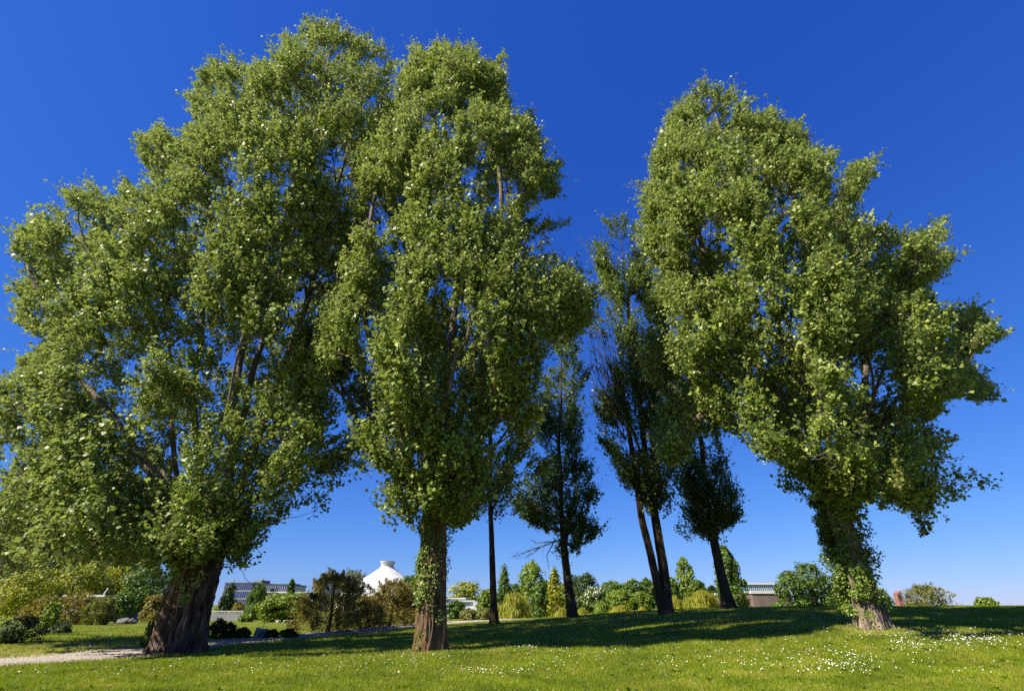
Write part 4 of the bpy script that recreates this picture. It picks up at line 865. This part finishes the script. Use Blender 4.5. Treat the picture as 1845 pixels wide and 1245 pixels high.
def museum():
    Y = 78.; a = at(1354, 1066, Y)[0]; b = at(1421, 1066, Y)[0]; cx = (a + b) / 2; W = b - a; zt = float(at(1388, 1050, Y)[2]); zb = float(at(1388, 1064, Y)[2]); zw = float(at(1388, 1069, Y)[2]); D = 14
    root = empty('museum_building', (cx, Y + D / 2, 0), label='low brown concrete building topped by a white slatted glass storey', cat='building')
    g = Geo(); g.box((0, 0, zw / 2), (W, D, zw)); g.build('wall', M_BROWN, root)
    g = Geo(); g.box((0, 0, (zw + zb) / 2), (W + .3, D + .3, zb - zw)); g.build('cornice', M_WHITE, root)
    W2 = W * .84; x2 = -.4
    g = Geo(); g.box((x2, 0, (zb + zt - .15) / 2), (W2, D * .8, zt - zb - .15)); gl = g.build('glass_storey', M_GLASST, root)
    g = Geo()
    for q in range(17): g.box((x2 - W2 / 2 + W2 * q / 16, -D * .4 - .02, (zb + zt - .15) / 2), (.055, .03, zt - zb - .15))
    g.build('slats', M_WHITE, gl)
    g = Geo(); g.box((x2, 0, zt - .05), (W2 + .5, D * .8 + .5, .2)); g.build('roof', M_WHITE, root)
museum()

def white_building():
    Y = 88.; root = empty('white_pavilion', (at(826, 1080, Y)[0], Y + 5, 0), label='low white modern building just right of the middle trunk', cat='building'); ox = root.location.x
    def bx(x0, x1, y0, y1, yy, dep, mat, nm):
        a = at(x0, y0, yy); b = at(x1, y1, yy); g = Geo(); g.box(((a[0] + b[0]) / 2 - ox, yy + dep / 2 - Y - 5, (a[2] + b[2]) / 2), (b[0] - a[0], dep, a[2] - b[2])); g.build(nm, mat, root)
    MB = plain('pale_blue_panel', (.50, .56, .66), .5, .05)
    bx(770, 838, 1079, 1118, Y, 10, MB, 'wall'); bx(768, 839, 1076.5, 1079, Y - .3, 11, M_WHITE, 'roof')
    bx(822, 853, 1084, 1118, Y - 4, 6, MB, 'wall'); bx(820, 854, 1081, 1084, Y - 4.3, 7, M_WHITE, 'roof')
    bx(852.5, 859, 1083, 1118, Y - 4.5, 5, M_WHITE, 'pillar')
white_building()

def low_roof():
    Y = 60.; root = empty('low_building', (at(155, 1080, Y)[0], Y + 4, 0), label='low building with a pale flat roof behind the brown shrubs', cat='building')
    a = at(118, 1075, Y); b = at(192, 1078, Y); W = b[0] - a[0]; z = float(a[2])
    g = Geo(); g.box((0, 0, z / 2), (W * .96, 8, z)); g.build('wall', M_GREY, root)
    g = Geo(); g.box((0, 0, z + .1), (W, 9, .2)); g.build('roof', M_WHITE, root)
    p = np.array([(184 - 155) / F * (Y / 1.14), -4.0, z + .2]); g = Geo(); g.tube([p, p + (.03, 0, .22), p + (.18, 0, .48), p + (.2, 0, .7)], [.07, .09, .06, .07], 10); g.build('roof_vent', M_WHITE, root, smooth=True)
low_roof()

def retaining_wall():
    Y = 64.; a = at(380, 1103, Y)[0]; b = at(438, 1103, Y)[0]; z = float(at(410, 1106, Y)[2]); cx = (a + b) / 2
    root = empty('retaining_wall', (cx, Y, 0), label='grey retaining wall with a white railing at the back of the lawn', cat='wall')
    g = Geo(); g.box((0, 0, z / 2), (b - a, .4, z)); g.build('wall_face', M_GREY, root)
    g = Geo()
    for q in range(22): g.box((-(b - a) / 2 + (b - a) * q / 21, 0, z + .14), (.05, .05, .28))
    g.box((0, 0, z + .31), (b - a, .08, .07)); g.build('railing', M_WHITE, root)
retaining_wall()

def pillar():
    Yp = 55.; B = np.array([at(1622, 1093, Yp)[0], Yp, 0]); B[2] = float(gh(B[0], Yp)); Tt = at(1616, 1066, Yp)
    root = empty('steel_pillar', B, label='rusty square steel pillar leaning left on the skyline', cat='sculpture')
    d = Tt - B; wd = .28; V = []
    for s, hw in ((0, wd), (1, wd)):
        for x, y in ((-1, -1), (1, -1), (1, 1), (-1, 1)): V.append((d[0] * s + x * hw - (.0), y * hw, d[2] * s - (.3 if s == 0 else 0) + (.12 * x if s else 0)))
    g = Geo(); g.add(V, [(3, 2, 1, 0), (4, 5, 6, 7), (0, 1, 5, 4), (1, 2, 6, 5), (2, 3, 7, 6), (3, 0, 4, 7)]); g.build('column', M_RUST, root, bevel=.03)
    g = Geo(); g.box((d[0] - .1, -wd - .005, d[2] - .5), (.3, .02, .5)); g.build('recess_shade', M_DARK, root)  # shade of a hollow put in as a thin dark plate on the face
pillar()

def utility_box():
    B = ground_at(464, 1150); root = empty('utility_box', B, label='small green utility box with a thin leaning rod beside the path', cat='box')
    mg = plain('green_paint', (.07, .12, .09), .5, .1); mb = plain('blue_paint', (.05, .12, .22), .5, .1); mgr = plain('grey_panel', (.35, .40, .33), .6, .1)
    g = Geo(); g.box((.16, .2, .22), (.42, .36, .44)); g.build('cabinet', mb, root, bevel=.012)
    V = [(-.28, -.02, 0), (-.02, -.05, 0), (.04, .02, .5), (-.22, .05, .5)]; g = Geo(); g.add([*V, *[(x, y + .04, z) for x, y, z in V]], [(0, 1, 2, 3), (7, 6, 5, 4), (0, 4, 5, 1), (1, 5, 6, 2), (2, 6, 7, 3), (3, 7, 4, 0)]); g.build('door', mgr, root)
    g = Geo(); g.tube([(.1, .1, .4), (.22, .1, 1.1), (.3, .1, 1.75)], [.012, .01, .006], 6); g.build('rod', mg, root)
utility_box()

M_STONE = plain('stone', (.34, .32, .28), .85, .2, 3., bump=.3); M_STONED = plain('dark_stone', (.10, .10, .095), .85, .25, 3., bump=.3)
def stone(label, px, py, Yd, s, mat, group=None):
    P = at(px, py, Yd); bm = bmesh.new(); bmesh.ops.create_icosphere(bm, subdivisions=3, radius=1)
    sd = random.random() * 50
    for v in bm.verts:
        n = mnoise.noise(v.co * 1.1 + Vector((sd, 0, 0))) * .45 + mnoise.noise(v.co * 3 + Vector((sd, 4, 0))) * .12
        v.co = Vector((v.co.x * s[0], v.co.y * s[1], v.co.z * s[2])) * (1 + n)
    me = bpy.data.meshes.new('boulder'); bm.to_mesh(me); bm.free(); o = link('boulder', me, mat, smooth=True); o.location = (P[0], Yd, float(gh(P[0], Yd)) + s[2] * .5)
    tag(o, label, 'boulder', group)
GS = 'boulders on the far lawn'
stone('whitish boulder leftmost under the spreading bright green tree', 502, 1113, 56, (.17, .16, .17), M_STONE, GS)
stone('whitish boulder second from the left under the spreading bright green tree', 514, 1113, 56, (.17, .16, .17), M_STONE, GS)
stone('whitish boulder rightmost under the spreading bright green tree', 526, 1113, 56, (.17, .16, .17), M_STONE, GS)
stone('grey boulder under the low spreading tree at the left', 222, 1122, 54, (.7, .5, .35), M_STONED, GS)
stone('smaller grey boulder nearer the reddish trunk', 238, 1122, 54, (.4, .35, .3), M_STONED, GS)

# ------------------------------------------------------------------ birds
M_BIRD = plain('dark_feather', (.035, .03, .03), .6, .2, 20)
M_GULL = plain('pale_feather', (.7, .7, .7), .6, .1, 20)
def bird(label, px, py, s, face):
    B = ground_at(px, py); root = empty('bird', B, label=label, cat='bird', group='small birds on the worn grass')
    root.rotation_euler = (0, 0, face); root.scale = (s, s, s)
    g = Geo(); n = 12
    # one continuous body: tail, back, breast, neck, head, along +x
    g.tube([(-.16, 0, .085), (-.11, 0, .095), (-.06, 0, .105), (0, 0, .115), (.04, 0, .13), (.07, 0, .155), (.088, 0, .175), (.105, 0, .18), (.118, 0, .178)], [.008, .016, .034, .045, .042, .028, .024, .021, .006], n); g.build('body', M_BIRD, root, smooth=True)
    g = Geo(); g.tube([(.115, 0, .178), (.15, 0, .170)], [.008, .001], 6); g.build('beak', plain('beak', (.3, .2, .05), .5), root)
    for y in (-1, 1):
        g = Geo(); g.tube([(.03, y * .036, .125), (-.03, y * .044, .115), (-.10, y * .022, .10)], [.014, .022, .004], 8); g.build('wing', M_BIRD, root, smooth=True)
        g = Geo(); g.tube([(.0, y * .018, .08), (-.005, y * .018, .04), (.005, y * .02, .003)], [.006, .004, .004], 6); g.tube([(.005, y * .02, .003), (.03, y * .02, .003)], [.004, .002], 5); g.build('leg', M_BIRD, root)
bird('small dark bird on the worn grass, farther from the reddish trunk', 122, 1173, .9, .3)
bird('small dark bird on the worn grass, nearer the gravel and trunk', 161, 1171, 1.1, 2.6)
